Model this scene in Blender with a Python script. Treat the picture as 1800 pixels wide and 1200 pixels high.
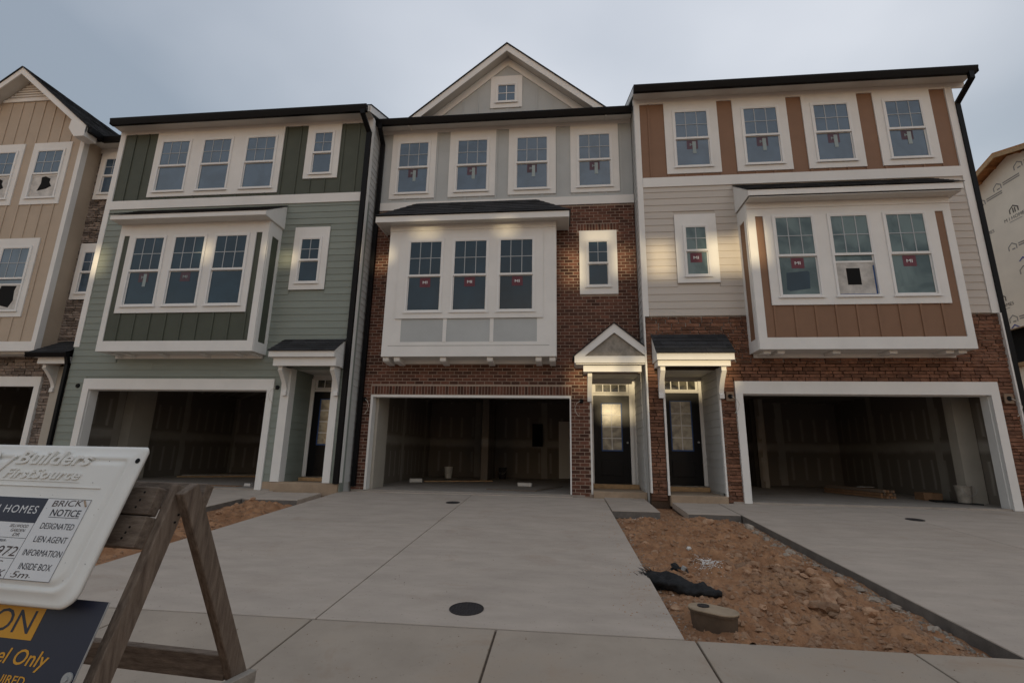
import bpy, bmesh, math, random
from mathutils import Vector, Matrix, noise as mnoise

for o in list(bpy.data.objects): bpy.data.objects.remove(o)
SC = bpy.context.scene
COL = SC.collection
RND = random.Random(7)
R_ = math.radians

# ------------------------------------------------------------------ camera
CAMZ = 0.945
def cam_axes(yaw, pitch, roll):
    cy, sy, cp, sp, cr, sr = math.cos(yaw), math.sin(yaw), math.cos(pitch), math.sin(pitch), math.cos(roll), math.sin(roll)
    f = Vector((-sy*cp, cy*cp, sp)); r = Vector((cy, sy, 0)); u = r.cross(f)
    return cr*r+sr*u, -sr*r+cr*u, f
r_, u_, f_ = cam_axes(R_(5.986), R_(12.932), R_(1.0436))
cam = bpy.data.cameras.new('camera'); camo = bpy.data.objects.new('camera', cam); COL.objects.link(camo)
camo.matrix_world = Matrix(((r_.x, u_.x, -f_.x, 0), (r_.y, u_.y, -f_.y, 0), (r_.z, u_.z, -f_.z, CAMZ), (0, 0, 0, 1)))
cam.sensor_width = 36; cam.lens = 36*844.52/1800; cam.clip_start = 0.05; cam.clip_end = 3000
SC.camera = camo

# ------------------------------------------------------------------ sky, sun, exposure
SUN_EL = 3.0
world = bpy.data.worlds.new('World'); SC.world = world; world.use_nodes = True
nt = world.node_tree; nt.nodes.clear(); N = nt.nodes.new; LK = nt.links.new
wo = N('ShaderNodeOutputWorld'); bg = N('ShaderNodeBackground'); LK(bg.outputs[0], wo.inputs[0])
sky = N('ShaderNodeTexSky'); sky.sky_type = 'NISHITA'; sky.sun_disc = False
sky.sun_elevation = R_(SUN_EL); sky.sun_rotation = R_(180); sky.air_density = 1.0; sky.dust_density = 1.0
skm = N('ShaderNodeVectorMath'); skm.operation = 'SCALE'; LK(sky.outputs[0], skm.inputs[0]); skm.inputs['Scale'].default_value = 0.115
tc = N('ShaderNodeTexCoord')
# clouds laid out on a flat layer overhead
sep = N('ShaderNodeSeparateXYZ'); LK(tc.outputs['Generated'], sep.inputs[0])
den = N('ShaderNodeMath'); den.operation = 'ADD'; LK(sep.outputs[2], den.inputs[0]); den.inputs[1].default_value = 0.22
dx = N('ShaderNodeMath'); dx.operation = 'DIVIDE'; LK(sep.outputs[0], dx.inputs[0]); LK(den.outputs[0], dx.inputs[1])
dy = N('ShaderNodeMath'); dy.operation = 'DIVIDE'; LK(sep.outputs[1], dy.inputs[0]); LK(den.outputs[0], dy.inputs[1])
cmb = N('ShaderNodeCombineXYZ'); LK(dx.outputs[0], cmb.inputs[0]); LK(dy.outputs[0], cmb.inputs[1]); cmb.inputs[2].default_value = 0.9
n1 = N('ShaderNodeTexNoise'); LK(cmb.outputs[0], n1.inputs['Vector']); n1.inputs['Scale'].default_value = 0.85; n1.inputs['Detail'].default_value = 5; n1.inputs['Roughness'].default_value = 0.42; n1.inputs['Distortion'].default_value = 0.15
rmp = N('ShaderNodeValToRGB'); LK(n1.outputs['Fac'], rmp.inputs[0])
rmp.color_ramp.elements[0].position = 0.34; rmp.color_ramp.elements[0].color = (0.215, 0.24, 0.29, 1)
rmp.color_ramp.elements[1].position = 0.66; rmp.color_ramp.elements[1].color = (0.535, 0.54, 0.575, 1)
# overcast skies are brighter towards the zenith
zen = N('ShaderNodeMapRange'); LK(sep.outputs[2], zen.inputs[0]); zen.inputs[1].default_value = 0.0; zen.inputs[2].default_value = 1.0; zen.inputs[3].default_value = 0.72; zen.inputs[4].default_value = 1.5
cl = N('ShaderNodeVectorMath'); cl.operation = 'SCALE'; LK(rmp.outputs[0], cl.inputs[0]); LK(zen.outputs[0], cl.inputs['Scale'])
mx = N('ShaderNodeVectorMath'); mx.operation = 'ADD'; LK(skm.outputs[0], mx.inputs[0]); LK(cl.outputs[0], mx.inputs[1])      # thin cloud: the sky's glow adds to the cloud's own light
LK(mx.outputs[0], bg.inputs[0]); bg.inputs[1].default_value = 1.0
sun = bpy.data.lights.new('sun', 'SUN'); suno = bpy.data.objects.new('sun', sun); COL.objects.link(suno)
sun.energy = 2.7; sun.angle = R_(0.4); sun.color = (1.0, 0.80, 0.48)
SUN_DIR = Vector((0.0, 1.0, -math.tan(R_(SUN_EL))))
suno.rotation_euler = SUN_DIR.to_track_quat('-Z', 'Y').to_euler(); suno.location = (0, -10, 20)
vs = SC.view_settings; vs.view_transform = 'Standard'; vs.look = 'None'; vs.exposure = 0.0; vs.gamma = 1.0; vs.use_curve_mapping = False
SC.render.engine = 'CYCLES'
SC.cycles.max_bounces = 8; SC.cycles.diffuse_bounces = 5

# ------------------------------------------------------------------ materials
MATS = {}
def mat(name, col, rough=0.6, var=0.12, scale=3.0, bump=0.0, bscale=60.0, spec=0.35, per=0.05, col2=None, s2=None, stretch=None, island=False, grime=0.0, gcol=(0.12, 0.09, 0.07), mud=0.0):
    m = bpy.data.materials.new(name); m.use_nodes = True; t = m.node_tree; n = t.nodes.new; l = t.links.new
    b = t.nodes['Principled BSDF']; b.inputs['Roughness'].default_value = rough; b.inputs['Specular IOR Level'].default_value = spec
    g = n('ShaderNodeNewGeometry'); vec = g.outputs['Position']
    if stretch:
        mp = n('ShaderNodeMapping'); l(vec, mp.inputs[0]); mp.inputs['Scale'].default_value = stretch; vec = mp.outputs[0]
    a = n('ShaderNodeTexNoise'); l(vec, a.inputs['Vector']); a.inputs['Scale'].default_value = scale; a.inputs['Detail'].default_value = 5; a.inputs['Roughness'].default_value = 0.62
    r = n('ShaderNodeMapRange'); l(a.outputs['Fac'], r.inputs[0]); r.inputs[1].default_value = 0.25; r.inputs[2].default_value = 0.75
    mixc = n('ShaderNodeMix'); mixc.data_type = 'RGBA'; l(r.outputs[0], mixc.inputs[0])
    c2 = col2 or tuple(min(1, c*(1+var)) for c in col); c1 = col if col2 else tuple(c*(1-var) for c in col)
    mixc.inputs[6].default_value = (*c1, 1); mixc.inputs[7].default_value = (*c2, 1)
    cur = mixc.outputs[2]
    if grime:
        a3 = n('ShaderNodeTexNoise'); l(g.outputs['Position'], a3.inputs['Vector']); a3.inputs['Scale'].default_value = 0.55; a3.inputs['Detail'].default_value = 7; a3.inputs['Roughness'].default_value = 0.68
        r3 = n('ShaderNodeMapRange'); l(a3.outputs['Fac'], r3.inputs[0]); r3.inputs[1].default_value = 0.52; r3.inputs[2].default_value = 0.78; r3.inputs[4].default_value = grime
        m3 = n('ShaderNodeMix'); m3.data_type = 'RGBA'; l(r3.outputs[0], m3.inputs[0]); l(cur, m3.inputs[6]); m3.inputs[7].default_value = (*gcol, 1); cur = m3.outputs[2]
    if mud:
        a4 = n('ShaderNodeTexNoise'); l(g.outputs['Position'], a4.inputs['Vector']); a4.inputs['Scale'].default_value = 1.1; a4.inputs['Detail'].default_value = 9; a4.inputs['Roughness'].default_value = 0.74; a4.inputs['Distortion'].default_value = 0.8
        r4 = n('ShaderNodeMapRange'); l(a4.outputs['Fac'], r4.inputs[0]); r4.inputs[1].default_value = 0.56; r4.inputs[2].default_value = 0.80; r4.inputs[4].default_value = mud
        m4 = n('ShaderNodeMix'); m4.data_type = 'RGBA'; l(r4.outputs[0], m4.inputs[0]); l(cur, m4.inputs[6]); m4.inputs[7].default_value = (0.26, 0.145, 0.075, 1)
        a5 = n('ShaderNodeTexNoise'); l(g.outputs['Position'], a5.inputs['Vector']); a5.inputs['Scale'].default_value = 38; a5.inputs['Detail'].default_value = 3
        r5 = n('ShaderNodeMapRange'); l(a5.outputs['Fac'], r5.inputs[0]); r5.inputs[1].default_value = 0.66; r5.inputs[2].default_value = 0.74; r5.inputs[4].default_value = 0.45
        m5 = n('ShaderNodeMix'); m5.data_type = 'RGBA'; l(r5.outputs[0], m5.inputs[0]); l(m4.outputs[2], m5.inputs[6]); m5.inputs[7].default_value = (0.15, 0.12, 0.095, 1); cur = m5.outputs[2]
    if per:
        oi = n('ShaderNodeObjectInfo'); src = oi.outputs['Random']
        if island:
            ad = n('ShaderNodeMath'); ad.operation = 'ADD'; l(src, ad.inputs[0]); l(g.outputs['Random Per Island'], ad.inputs[1])
            fr = n('ShaderNodeMath'); fr.operation = 'FRACT'; l(ad.outputs[0], fr.inputs[0]); src = fr.outputs[0]
        mr = n('ShaderNodeMapRange'); l(src, mr.inputs[0]); mr.inputs[3].default_value = 1-per; mr.inputs[4].default_value = 1+per
        sc = n('ShaderNodeVectorMath'); sc.operation = 'SCALE'; l(cur, sc.inputs[0]); l(mr.outputs[0], sc.inputs['Scale']); cur = sc.outputs[0]
    l(cur, b.inputs['Base Color'])
    if bump:
        nb = n('ShaderNodeTexNoise'); l(vec, nb.inputs['Vector']); nb.inputs['Scale'].default_value = bscale; nb.inputs['Detail'].default_value = 5; nb.inputs['Roughness'].default_value = 0.6
        bp = n('ShaderNodeBump'); l(nb.outputs['Fac'], bp.inputs['Height']); bp.inputs['Strength'].default_value = bump; bp.inputs['Distance'].default_value = 0.02; l(bp.outputs[0], b.inputs['Normal'])
    MATS[name] = m; return m

mat('trim', (0.75, 0.74, 0.715), 0.5, 0.06, 1.7, 0.05, 30, per=0.02)
mat('vinyl', (0.76, 0.755, 0.74), 0.4, 0.04, 3, per=0.01)
mat('muntin', (0.40, 0.43, 0.45), 0.5, 0.05, 3, per=0.05)
mat('soffit', (0.64, 0.625, 0.59), 0.6, 0.05, 2, per=0.02)
mat('green_siding', (0.235, 0.265, 0.235), 0.65, 0.09, 2.5, 0.12, 40, per=0.05, stretch=(0.4, 0.4, 3))
mat('dark_green', (0.072, 0.082, 0.062), 0.62, 0.1, 2.5, 0.08, 40, per=0.03)
mat('light_grey', (0.435, 0.455, 0.455), 0.62, 0.06, 2.0, 0.06, 40, per=0.02)
mat('brown', (0.235, 0.132, 0.080), 0.62, 0.08, 2.0, 0.08, 40, per=0.03)
mat('cream_siding', (0.53, 0.485, 0.435), 0.62, 0.06, 2.5, 0.10, 40, per=0.03, stretch=(0.4, 0.4, 3))
mat('side_siding', (0.53, 0.53, 0.515), 0.62, 0.06, 2.5, 0.10, 40, per=0.03)
mat('beige_board', (0.46, 0.375, 0.29), 0.62, 0.07, 2.0, 0.08, 40, per=0.03)
mat('mortar', (0.36, 0.285, 0.23), 0.9, 0.15, 8, 0.3, 90, per=0)
mat('brick', (0.112, 0.047, 0.031), 0.85, 0.3, 14, 0.35, 70, per=0.5, island=True)
mat('stone_bed', (0.07, 0.045, 0.03), 0.95, 0.2, 8, 0.3, 60, per=0)
mat('rust_stone', (0.12, 0.053, 0.034), 0.85, 0.45, 9, 0.5, 28, per=0.38, island=True, col2=(0.225, 0.112, 0.068))
mat('grey_stone', (0.16, 0.12, 0.10), 0.85, 0.4, 7, 0.5, 28, per=0.45, island=True, col2=(0.27, 0.225, 0.19))
mat('shingle', (0.028, 0.028, 0.030), 0.9, 0.3, 25, 0.5, 150, per=0.35, island=True)
mat('gutter_black', (0.005, 0.005, 0.006), 0.5, 0.1, 5, per=0, spec=0.15)
mat('concrete', (0.42, 0.355, 0.295), 0.85, 0.13, 2.3, 0.16, 180, per=0.035, grime=0.5, gcol=(0.335, 0.265, 0.205), stretch=(0.8, 1.9, 1), mud=0.4)
mat('walk_concrete', (0.355, 0.295, 0.235), 0.85, 0.12, 2.2, 0.14, 260, per=0.04, grime=0.6, gcol=(0.27, 0.175, 0.10), mud=0.6)
mat('joint', (0.10, 0.075, 0.055), 0.95, 0.3, 30, per=0)
mat('slab_edge', (0.15, 0.135, 0.12), 0.9, 0.25, 8, 0.4, 60, per=0)
mat('garage_floor', (0.33, 0.29, 0.25), 0.8, 0.2, 2, 0.08, 120, per=0, grime=0.6, gcol=(0.20, 0.14, 0.09))
mat('stoop', (0.36, 0.27, 0.19), 0.85, 0.2, 4, 0.1, 80, per=0.05, grime=0.6, gcol=(0.30, 0.16, 0.08))
mat('clay', (0.20, 0.090, 0.041), 0.95, 0.3, 3.2, 0.9, 60, per=0, col2=(0.46, 0.25, 0.13), grime=0.4, gcol=(0.40, 0.30, 0.19))
mat('clod', (0.25, 0.12, 0.06), 0.95, 0.3, 12, 0.6, 60, per=0.35, col2=(0.42, 0.28, 0.18))
mat('rubble', (0.30, 0.25, 0.20), 0.95, 0.3, 12, 0.5, 60, per=0.3, island=True)
mat('asphalt', (0.05, 0.05, 0.052), 0.9, 0.2, 6, 0.4, 120, per=0)
mat('door_black', (0.006, 0.006, 0.007), 0.35, 0.1, 4, per=0, spec=0.2)
mat('iron', (0.028, 0.024, 0.024), 0.65, 0.3, 30, 0.5, 90, per=0)
mat('black_fabric', (0.014, 0.014, 0.015), 0.75, 0.4, 20, 0.5, 40, per=0)
mat('box_plastic', (0.33, 0.25, 0.17), 0.7, 0.2, 9, 0.1, 90, per=0, grime=0.5, gcol=(0.22, 0.11, 0.055))
mat('box_side', (0.10, 0.068, 0.045), 0.85, 0.3, 9, 0.2, 60, per=0)
mat('lime', (0.68, 0.66, 0.62), 0.9, 0.1, 30, per=0.1)
mat('old_wood', (0.085, 0.058, 0.042), 0.8, 0.45, 9, 0.5, 60, per=0.16, stretch=(1.2, 9, 9), col2=(0.27, 0.21, 0.16))
mat('old_leg', (0.085, 0.058, 0.042), 0.8, 0.45, 9, 0.5, 60, per=0.16, stretch=(10, 7, 0.9), col2=(0.27, 0.21, 0.16))
mat('fresh_wood', (0.42, 0.27, 0.14), 0.75, 0.25, 10, 0.2, 60, per=0.15)
mat('weathered_block', (0.30, 0.27, 0.23), 0.8, 0.3, 10, 0.3, 60, per=0.1)
mat('osb', (0.42, 0.20, 0.08), 0.85, 0.35, 16, 0.4, 40, per=0.05)
mat('plastic_white', (0.72, 0.705, 0.66), 0.38, 0.05, 4, 0.04, 25, per=0, grime=0.18, gcol=(0.40, 0.35, 0.28))
mat('label_white', (0.68, 0.68, 0.68), 0.45, 0.04, 6, per=0)
mat('navy', (0.018, 0.022, 0.042), 0.45, 0.12, 4, per=0)
mat('sign_yellow', (0.62, 0.30, 0.022), 0.5, 0.06, 4, per=0)
mat('ink_dark', (0.02, 0.02, 0.03), 0.6, 0.1, 4, per=0)
mat('ink_brown', (0.07, 0.05, 0.045), 0.6, 0.2, 40, per=0)
mat('ink_grey', (0.32, 0.29, 0.26), 0.7, 0.2, 20, per=0)
mat('ink_white', (0.7, 0.7, 0.7), 0.6, 0.05, 4, per=0)
mat('ink_blue', (0.06, 0.07, 0.30), 0.6, 0.1, 4, per=0)
mat('metal', (0.35, 0.35, 0.34), 0.4, 0.2, 20, per=0)
mat('sticker_red', (0.13, 0.028, 0.045), 0.45, 0.15, 6, per=0.15)
mat('sticker_faint', (0.085, 0.040, 0.058), 0.35, 0.2, 6, per=0.2)
mat('sticker_white', (0.30, 0.36, 0.36), 0.4, 0.1, 6, per=0.1)
mat('blue_tape', (0.025, 0.075, 0.22), 0.5, 0.1, 10, per=0)
mat('film', (0.50, 0.48, 0.45), 0.4, 0.35, 5, 0.4, 9, per=0.1)
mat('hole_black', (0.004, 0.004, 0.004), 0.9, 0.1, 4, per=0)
mat('wire', (0.55, 0.52, 0.46), 0.5, 0.1, 5, per=0)
mat('cover_plate', (0.22, 0.15, 0.10), 0.6, 0.1, 5, per=0)
mat('wrap', (0.87, 0.78, 0.65), 0.6, 0.07, 1.3, 0.35, 3.0, per=0)
mat('jamb', (0.42, 0.385, 0.33), 0.7, 0.08, 3, per=0.02)
mat('cardboard', (0.25, 0.145, 0.08), 0.85, 0.2, 8, per=0.15)
mat('sun_mask_pale', (0.70, 0.68, 0.65), 0.8, 0.08, 1, per=0)  # for the added wall that masks the sun
def glass(name, base, ior=2.1, rough=0.03, milky=None, msc=2.0):
    m = mat(name, base, rough, 0.3, 1.2, 0.0, per=0.1); t = m.node_tree; b = t.nodes['Principled BSDF']
    b.inputs['IOR'].default_value = ior; b.inputs['Specular IOR Level'].default_value = 0.5
    g = t.nodes.new('ShaderNodeNewGeometry'); nz = t.nodes.new('ShaderNodeTexNoise'); t.links.new(g.outputs['Position'], nz.inputs['Vector']); nz.inputs['Scale'].default_value = 1.7; nz.inputs['Detail'].default_value = 1
    bp = t.nodes.new('ShaderNodeBump'); t.links.new(nz.outputs['Fac'], bp.inputs['Height']); bp.inputs['Strength'].default_value = 0.035; bp.inputs['Distance'].default_value = 0.05; t.links.new(bp.outputs[0], b.inputs['Normal'])
    if milky:
        nz2 = t.nodes.new('ShaderNodeTexNoise'); t.links.new(g.outputs['Position'], nz2.inputs['Vector']); nz2.inputs['Scale'].default_value = msc; nz2.inputs['Detail'].default_value = 4; nz2.inputs['Distortion'].default_value = 0.6
        cr = t.nodes.new('ShaderNodeValToRGB'); t.links.new(nz2.outputs['Fac'], cr.inputs[0]); cr.color_ramp.elements[0].position = 0.38; cr.color_ramp.elements[0].color = (*base, 1); cr.color_ramp.elements[1].position = 0.58; cr.color_ramp.elements[1].color = (*milky, 1)
        for lk in list(b.inputs['Base Color'].links): t.links.remove(lk)
        t.links.new(cr.outputs[0], b.inputs['Base Color'])
    return m
glass('glass', (0.016, 0.042, 0.066), 1.42)
glass('glass_film', (0.045, 0.082, 0.088), 1.5, 0.10, (0.125, 0.185, 0.185), 1.6)
glass('glass_tint', (0.024, 0.052, 0.085), 1.9, 0.05, (0.045, 0.085, 0.135), 1.5)
glass('door_glass', (0.24, 0.21, 0.155), 1.7, 0.16, (0.46, 0.41, 0.30), 5.0)  # frosted; warm pale tone puts sun reflections into the base colour
glass('transom_glass', (0.03, 0.03, 0.03), 1.9, 0.08, (0.16, 0.15, 0.12), 4.0)
def drywall():
    m = bpy.data.materials.new('drywall'); m.use_nodes = True; t = m.node_tree; n = t.nodes.new; l = t.links.new; b = t.nodes['Principled BSDF']; b.inputs['Roughness'].default_value = 0.85
    g = n('ShaderNodeNewGeometry'); s = n('ShaderNodeSeparateXYZ'); l(g.outputs['Position'], s.inputs[0])
    def M(op, a, c=None):
        q = n('ShaderNodeMath'); q.operation = op
        for i, v in enumerate((a, c)):
            if v is None: continue
            if isinstance(v, (int, float)): q.inputs[i].default_value = v
            else: l(v, q.inputs[i])
        return q.outputs[0]
    nz = n('ShaderNodeTexNoise'); l(g.outputs['Position'], nz.inputs['Vector']); nz.inputs['Scale'].default_value = 3; nz.inputs['Detail'].default_value = 4
    u = M('ADD', M('ADD', s.outputs[0], s.outputs[1]), M('MULTIPLY', nz.outputs['Fac'], 0.06))
    strip = M('MAXIMUM', 0.0, M('SUBTRACT', 1.0, M('DIVIDE', M('ABSOLUTE', M('SUBTRACT', M('FRACT', M('DIVIDE', u, 0.41)), 0.5)), 0.15)))
    zz = M('ADD', s.outputs[2], M('MULTIPLY', nz.outputs['Fac'], 0.12))
    f = M('FRACT', M('DIVIDE', zz, 1.24)); inpanel = M('MULTIPLY', M('GREATER_THAN', f, 0.22), M('LESS_THAN', f, 0.80))
    strip = M('MULTIPLY', strip, inpanel)
    band = M('MINIMUM', 1.0, M('MAXIMUM', 0.0, M('SUBTRACT', 1.6, M('DIVIDE', M('ABSOLUTE', M('SUBTRACT', zz, 1.30)), 0.11))))
    joint = M('LESS_THAN', M('FRACT', M('DIVIDE', u, 2.44)), 0.09)
    mk = M('MAXIMUM', M('MAXIMUM', strip, band), joint)
    mk = M('MULTIPLY', mk, M('ADD', 0.35, M('MULTIPLY', nz.outputs['Fac'], 0.8)))
    mi = n('ShaderNodeMix'); mi.data_type = 'RGBA'; l(mk, mi.inputs[0]); mi.inputs[6].default_value = (0.18, 0.155, 0.130, 1); mi.inputs[7].default_value = (0.36, 0.335, 0.295, 1)
    l(mi.outputs[2], b.inputs['Base Color']); MATS['drywall'] = m
drywall()
M_ = MATS

# ------------------------------------------------------------------ building helpers
WL = {}          # world position of every object (nothing here is rotated by its parent)
def link(o, wloc, parent=None):
    COL.objects.link(o)
    if parent is not None:
        o.parent = parent; o.location = Vector(wloc)-WL[parent.name]
    else: o.location = wloc
    WL[o.name] = Vector(wloc); return o
def thing(name, label, cat, loc, group=None):
    o = bpy.data.objects.new(name, None); o.empty_display_size = 0.2; link(o, loc)
    o['label'] = label; o['category'] = cat
    if group: o['group'] = group
    return o
def tag(o, label=None, cat=None, group=None, kind=None):
    for k, v in (('label', label), ('category', cat), ('group', group), ('kind', kind)):
        if v: o[k] = v
    return o
class MB:
    def __init__(s): s.v = []; s.f = []; s.mi = None
    def add(s, vs, fs):
        b = len(s.v); s.v += [Vector(p) for p in vs]; s.f += [tuple(i+b for i in f) for f in fs]; return s
    def box(s, x0, x1, y0, y1, z0, z1):
        return s.add([(x0,y0,z0),(x1,y0,z0),(x1,y1,z0),(x0,y1,z0),(x0,y0,z1),(x1,y0,z1),(x1,y1,z1),(x0,y1,z1)],
                     [(0,3,2,1),(4,5,6,7),(0,1,5,4),(1,2,6,5),(2,3,7,6),(3,0,4,7)])
    def hexa(s, p): return s.add(p, [(0,3,2,1),(4,5,6,7),(0,1,5,4),(1,2,6,5),(2,3,7,6),(3,0,4,7)])
    def prism(s, poly, fn, a, b):     # 2-D polygon swept from a to b; fn(u,v,t) -> point
        n = len(poly); vs = [fn(u, v, a) for u, v in poly]+[fn(u, v, b) for u, v in poly]
        return s.add(vs, [tuple(range(n)), tuple(range(2*n-1, n-1, -1))]+[(i, i+n, (i+1) % n+n, (i+1) % n) for i in range(n)])
    def px(s, poly, x0, x1): return s.prism(poly, lambda u, v, t: (t, u, v), x0, x1)      # (y,z) profile along X
    def py(s, poly, y0, y1): return s.prism(poly, lambda u, v, t: (u, t, v), y0, y1)      # (x,z) profile along Y
    def pz(s, poly, z0, z1): return s.prism(poly, lambda u, v, t: (u, v, t), z0, z1)
    def tube(s, pts, r, n=8, caps=True):
        pts = [Vector(p) for p in pts]; b = len(s.v)
        for i, p in enumerate(pts):
            d = (pts[min(i+1, len(pts)-1)]-pts[max(i-1, 0)]).normalized(); a = d.orthogonal().normalized()
            if abs(d.z) < 0.9: a = d.cross(Vector((0,0,1))).normalized()
            c = d.cross(a); rr = r[i] if isinstance(r, (list, tuple)) else r
            s.v += [p+a*math.cos(2*math.pi*k/n)*rr+c*math.sin(2*math.pi*k/n)*rr for k in range(n)]
        for i in range(len(pts)-1):
            for k in range(n): s.f.append((b+i*n+k, b+i*n+(k+1) % n, b+(i+1)*n+(k+1) % n, b+(i+1)*n+k))
        if caps: s.f.append(tuple(b+k for k in reversed(range(n)))); s.f.append(tuple(b+(len(pts)-1)*n+k for k in range(n)))
        return s
    def beam(s, p, q, w, h, up=(0,0,1)):      # rectangular bar from p to q
        p, q = Vector(p), Vector(q); d = (q-p).normalized(); a = d.cross(Vector(up)).normalized()*w/2; c = a.cross(d).normalized()*h/2
        return s.hexa([p-a-c, p+a-c, q+a-c, q-a-c, p-a+c, p+a+c, q+a+c, q-a+c])
    def xf(s, M):
        s.v = [M @ p for p in s.v]; return s
    def build(s, name, m, parent=None, bevel=0, smooth=False, kind=None):
        lo = Vector((min(p[i] for p in s.v) for i in range(3))); hi = Vector((max(p[i] for p in s.v) for i in range(3))); c = (lo+hi)/2
        if parent is None: c.z = lo.z
        me = bpy.data.meshes.new(name); me.from_pydata([p-c for p in s.v], [], s.f)
        bm = bmesh.new(); bm.from_mesh(me); bmesh.ops.recalc_face_normals(bm, faces=bm.faces)
        if bevel: bmesh.ops.bevel(bm, geom=list(bm.edges), offset=bevel, segments=2 if bevel > 0.004 else 1, affect='EDGES', profile=0.5)
        bm.to_mesh(me); bm.free()
        if smooth:
            for p in me.polygons: p.use_smooth = True
        me.materials.append(M_[m]); o = bpy.data.objects.new(name, me); link(o, c, parent)
        if kind: o['kind'] = kind
        return o
def BX(name, m, parent, x0, x1, y0, y1, z0, z1, bevel=0): return MB().box(x0, x1, y0, y1, z0, z1).build(name, m, parent, bevel)
def piece(me, name, loc, parent, scale=(1,1,1), rot=None):
    o = bpy.data.objects.new(name, me); o.scale = scale
    if rot: o.rotation_euler = rot
    return link(o, loc, parent)
def subtract(a, b, cuts):      # 1-D interval minus cuts
    segs = [(a, b)]
    for c0, c1 in cuts:
        n = []
        for s0, s1 in segs:
            if c1 <= s0 or c0 >= s1: n.append((s0, s1)); continue
            if c0 > s0: n.append((s0, c0))
            if c1 < s1: n.append((c1, s1))
        segs = n
    return segs
def panels(mb, x0, x1, z0, z1, holes, y0, y1):      # wall with rectangular openings as butt-jointed boxes
    zs = sorted({z0, z1}|{z for h in holes for z in h[2:4] if z0 < z < z1})
    for a, b in zip(zs, zs[1:]):
        for s0, s1 in subtract(x0, x1, [(h[0], h[1]) for h in holes if h[2] <= a+1e-6 and h[3] >= b-1e-6]):
            mb.box(s0, s1, y0, y1, a, b)
    return mb
TXT = {}
def text_mesh(body, shear=0.0, extrude=0.0, bold=0.0, space=1.0):
    key = (body, shear, extrude, bold, space)
    if key in TXT: return TXT[key]
    cu = bpy.data.curves.new('lettering', 'FONT'); cu.body = body; cu.size = 1; cu.shear = shear; cu.extrude = extrude; cu.offset = bold; cu.space_character = space; cu.resolution_u = 3
    ob = bpy.data.objects.new('lettering', cu); COL.objects.link(ob)
    bpy.context.view_layer.update()
    me = bpy.data.meshes.new_from_object(ob.evaluated_get(bpy.context.evaluated_depsgraph_get()))
    v = [p.co.copy() for p in me.vertices]; f = [tuple(p.vertices) for p in me.polygons]
    bpy.data.objects.remove(ob); TXT[key] = (v, f); return v, f
def lettering(body, m, parent, O, U, V, Nn, width=None, height=None, name='lettering', align='l', shear=0, extrude=0.0, bold=0.0, space=1.0, rot=0):
    """text laid on the plane O + u*U + v*V, standing off along Nn"""
    v, f = text_mesh(body, shear, 0.05 if extrude else 0.0, bold, space)
    x0 = min(p.x for p in v); x1 = max(p.x for p in v); z0 = min(p.y for p in v); z1 = max(p.y for p in v)
    sx = (width/(x1-x0)) if width else None; sy = (height/(z1-z0)) if height else None
    sx = sx or sy; sy = sy or sx
    off = {'l': x0, 'c': (x0+x1)/2, 'r': x1}[align]
    O, U, V, Nn = Vector(O), Vector(U), Vector(V), Vector(Nn); cr, sr = math.cos(rot), math.sin(rot)
    mb = MB(); pts = []
    for p in v:
        a, b = (p.x-off)*sx, (p.y-z0)*sy; a, b = a*cr-b*sr, a*sr+b*cr
        pts.append(O+U*a+V*b+Nn*((p.z/0.05)*extrude if extrude else 0))
    mb.add(pts, f); return mb.build(name, m, parent)

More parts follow.
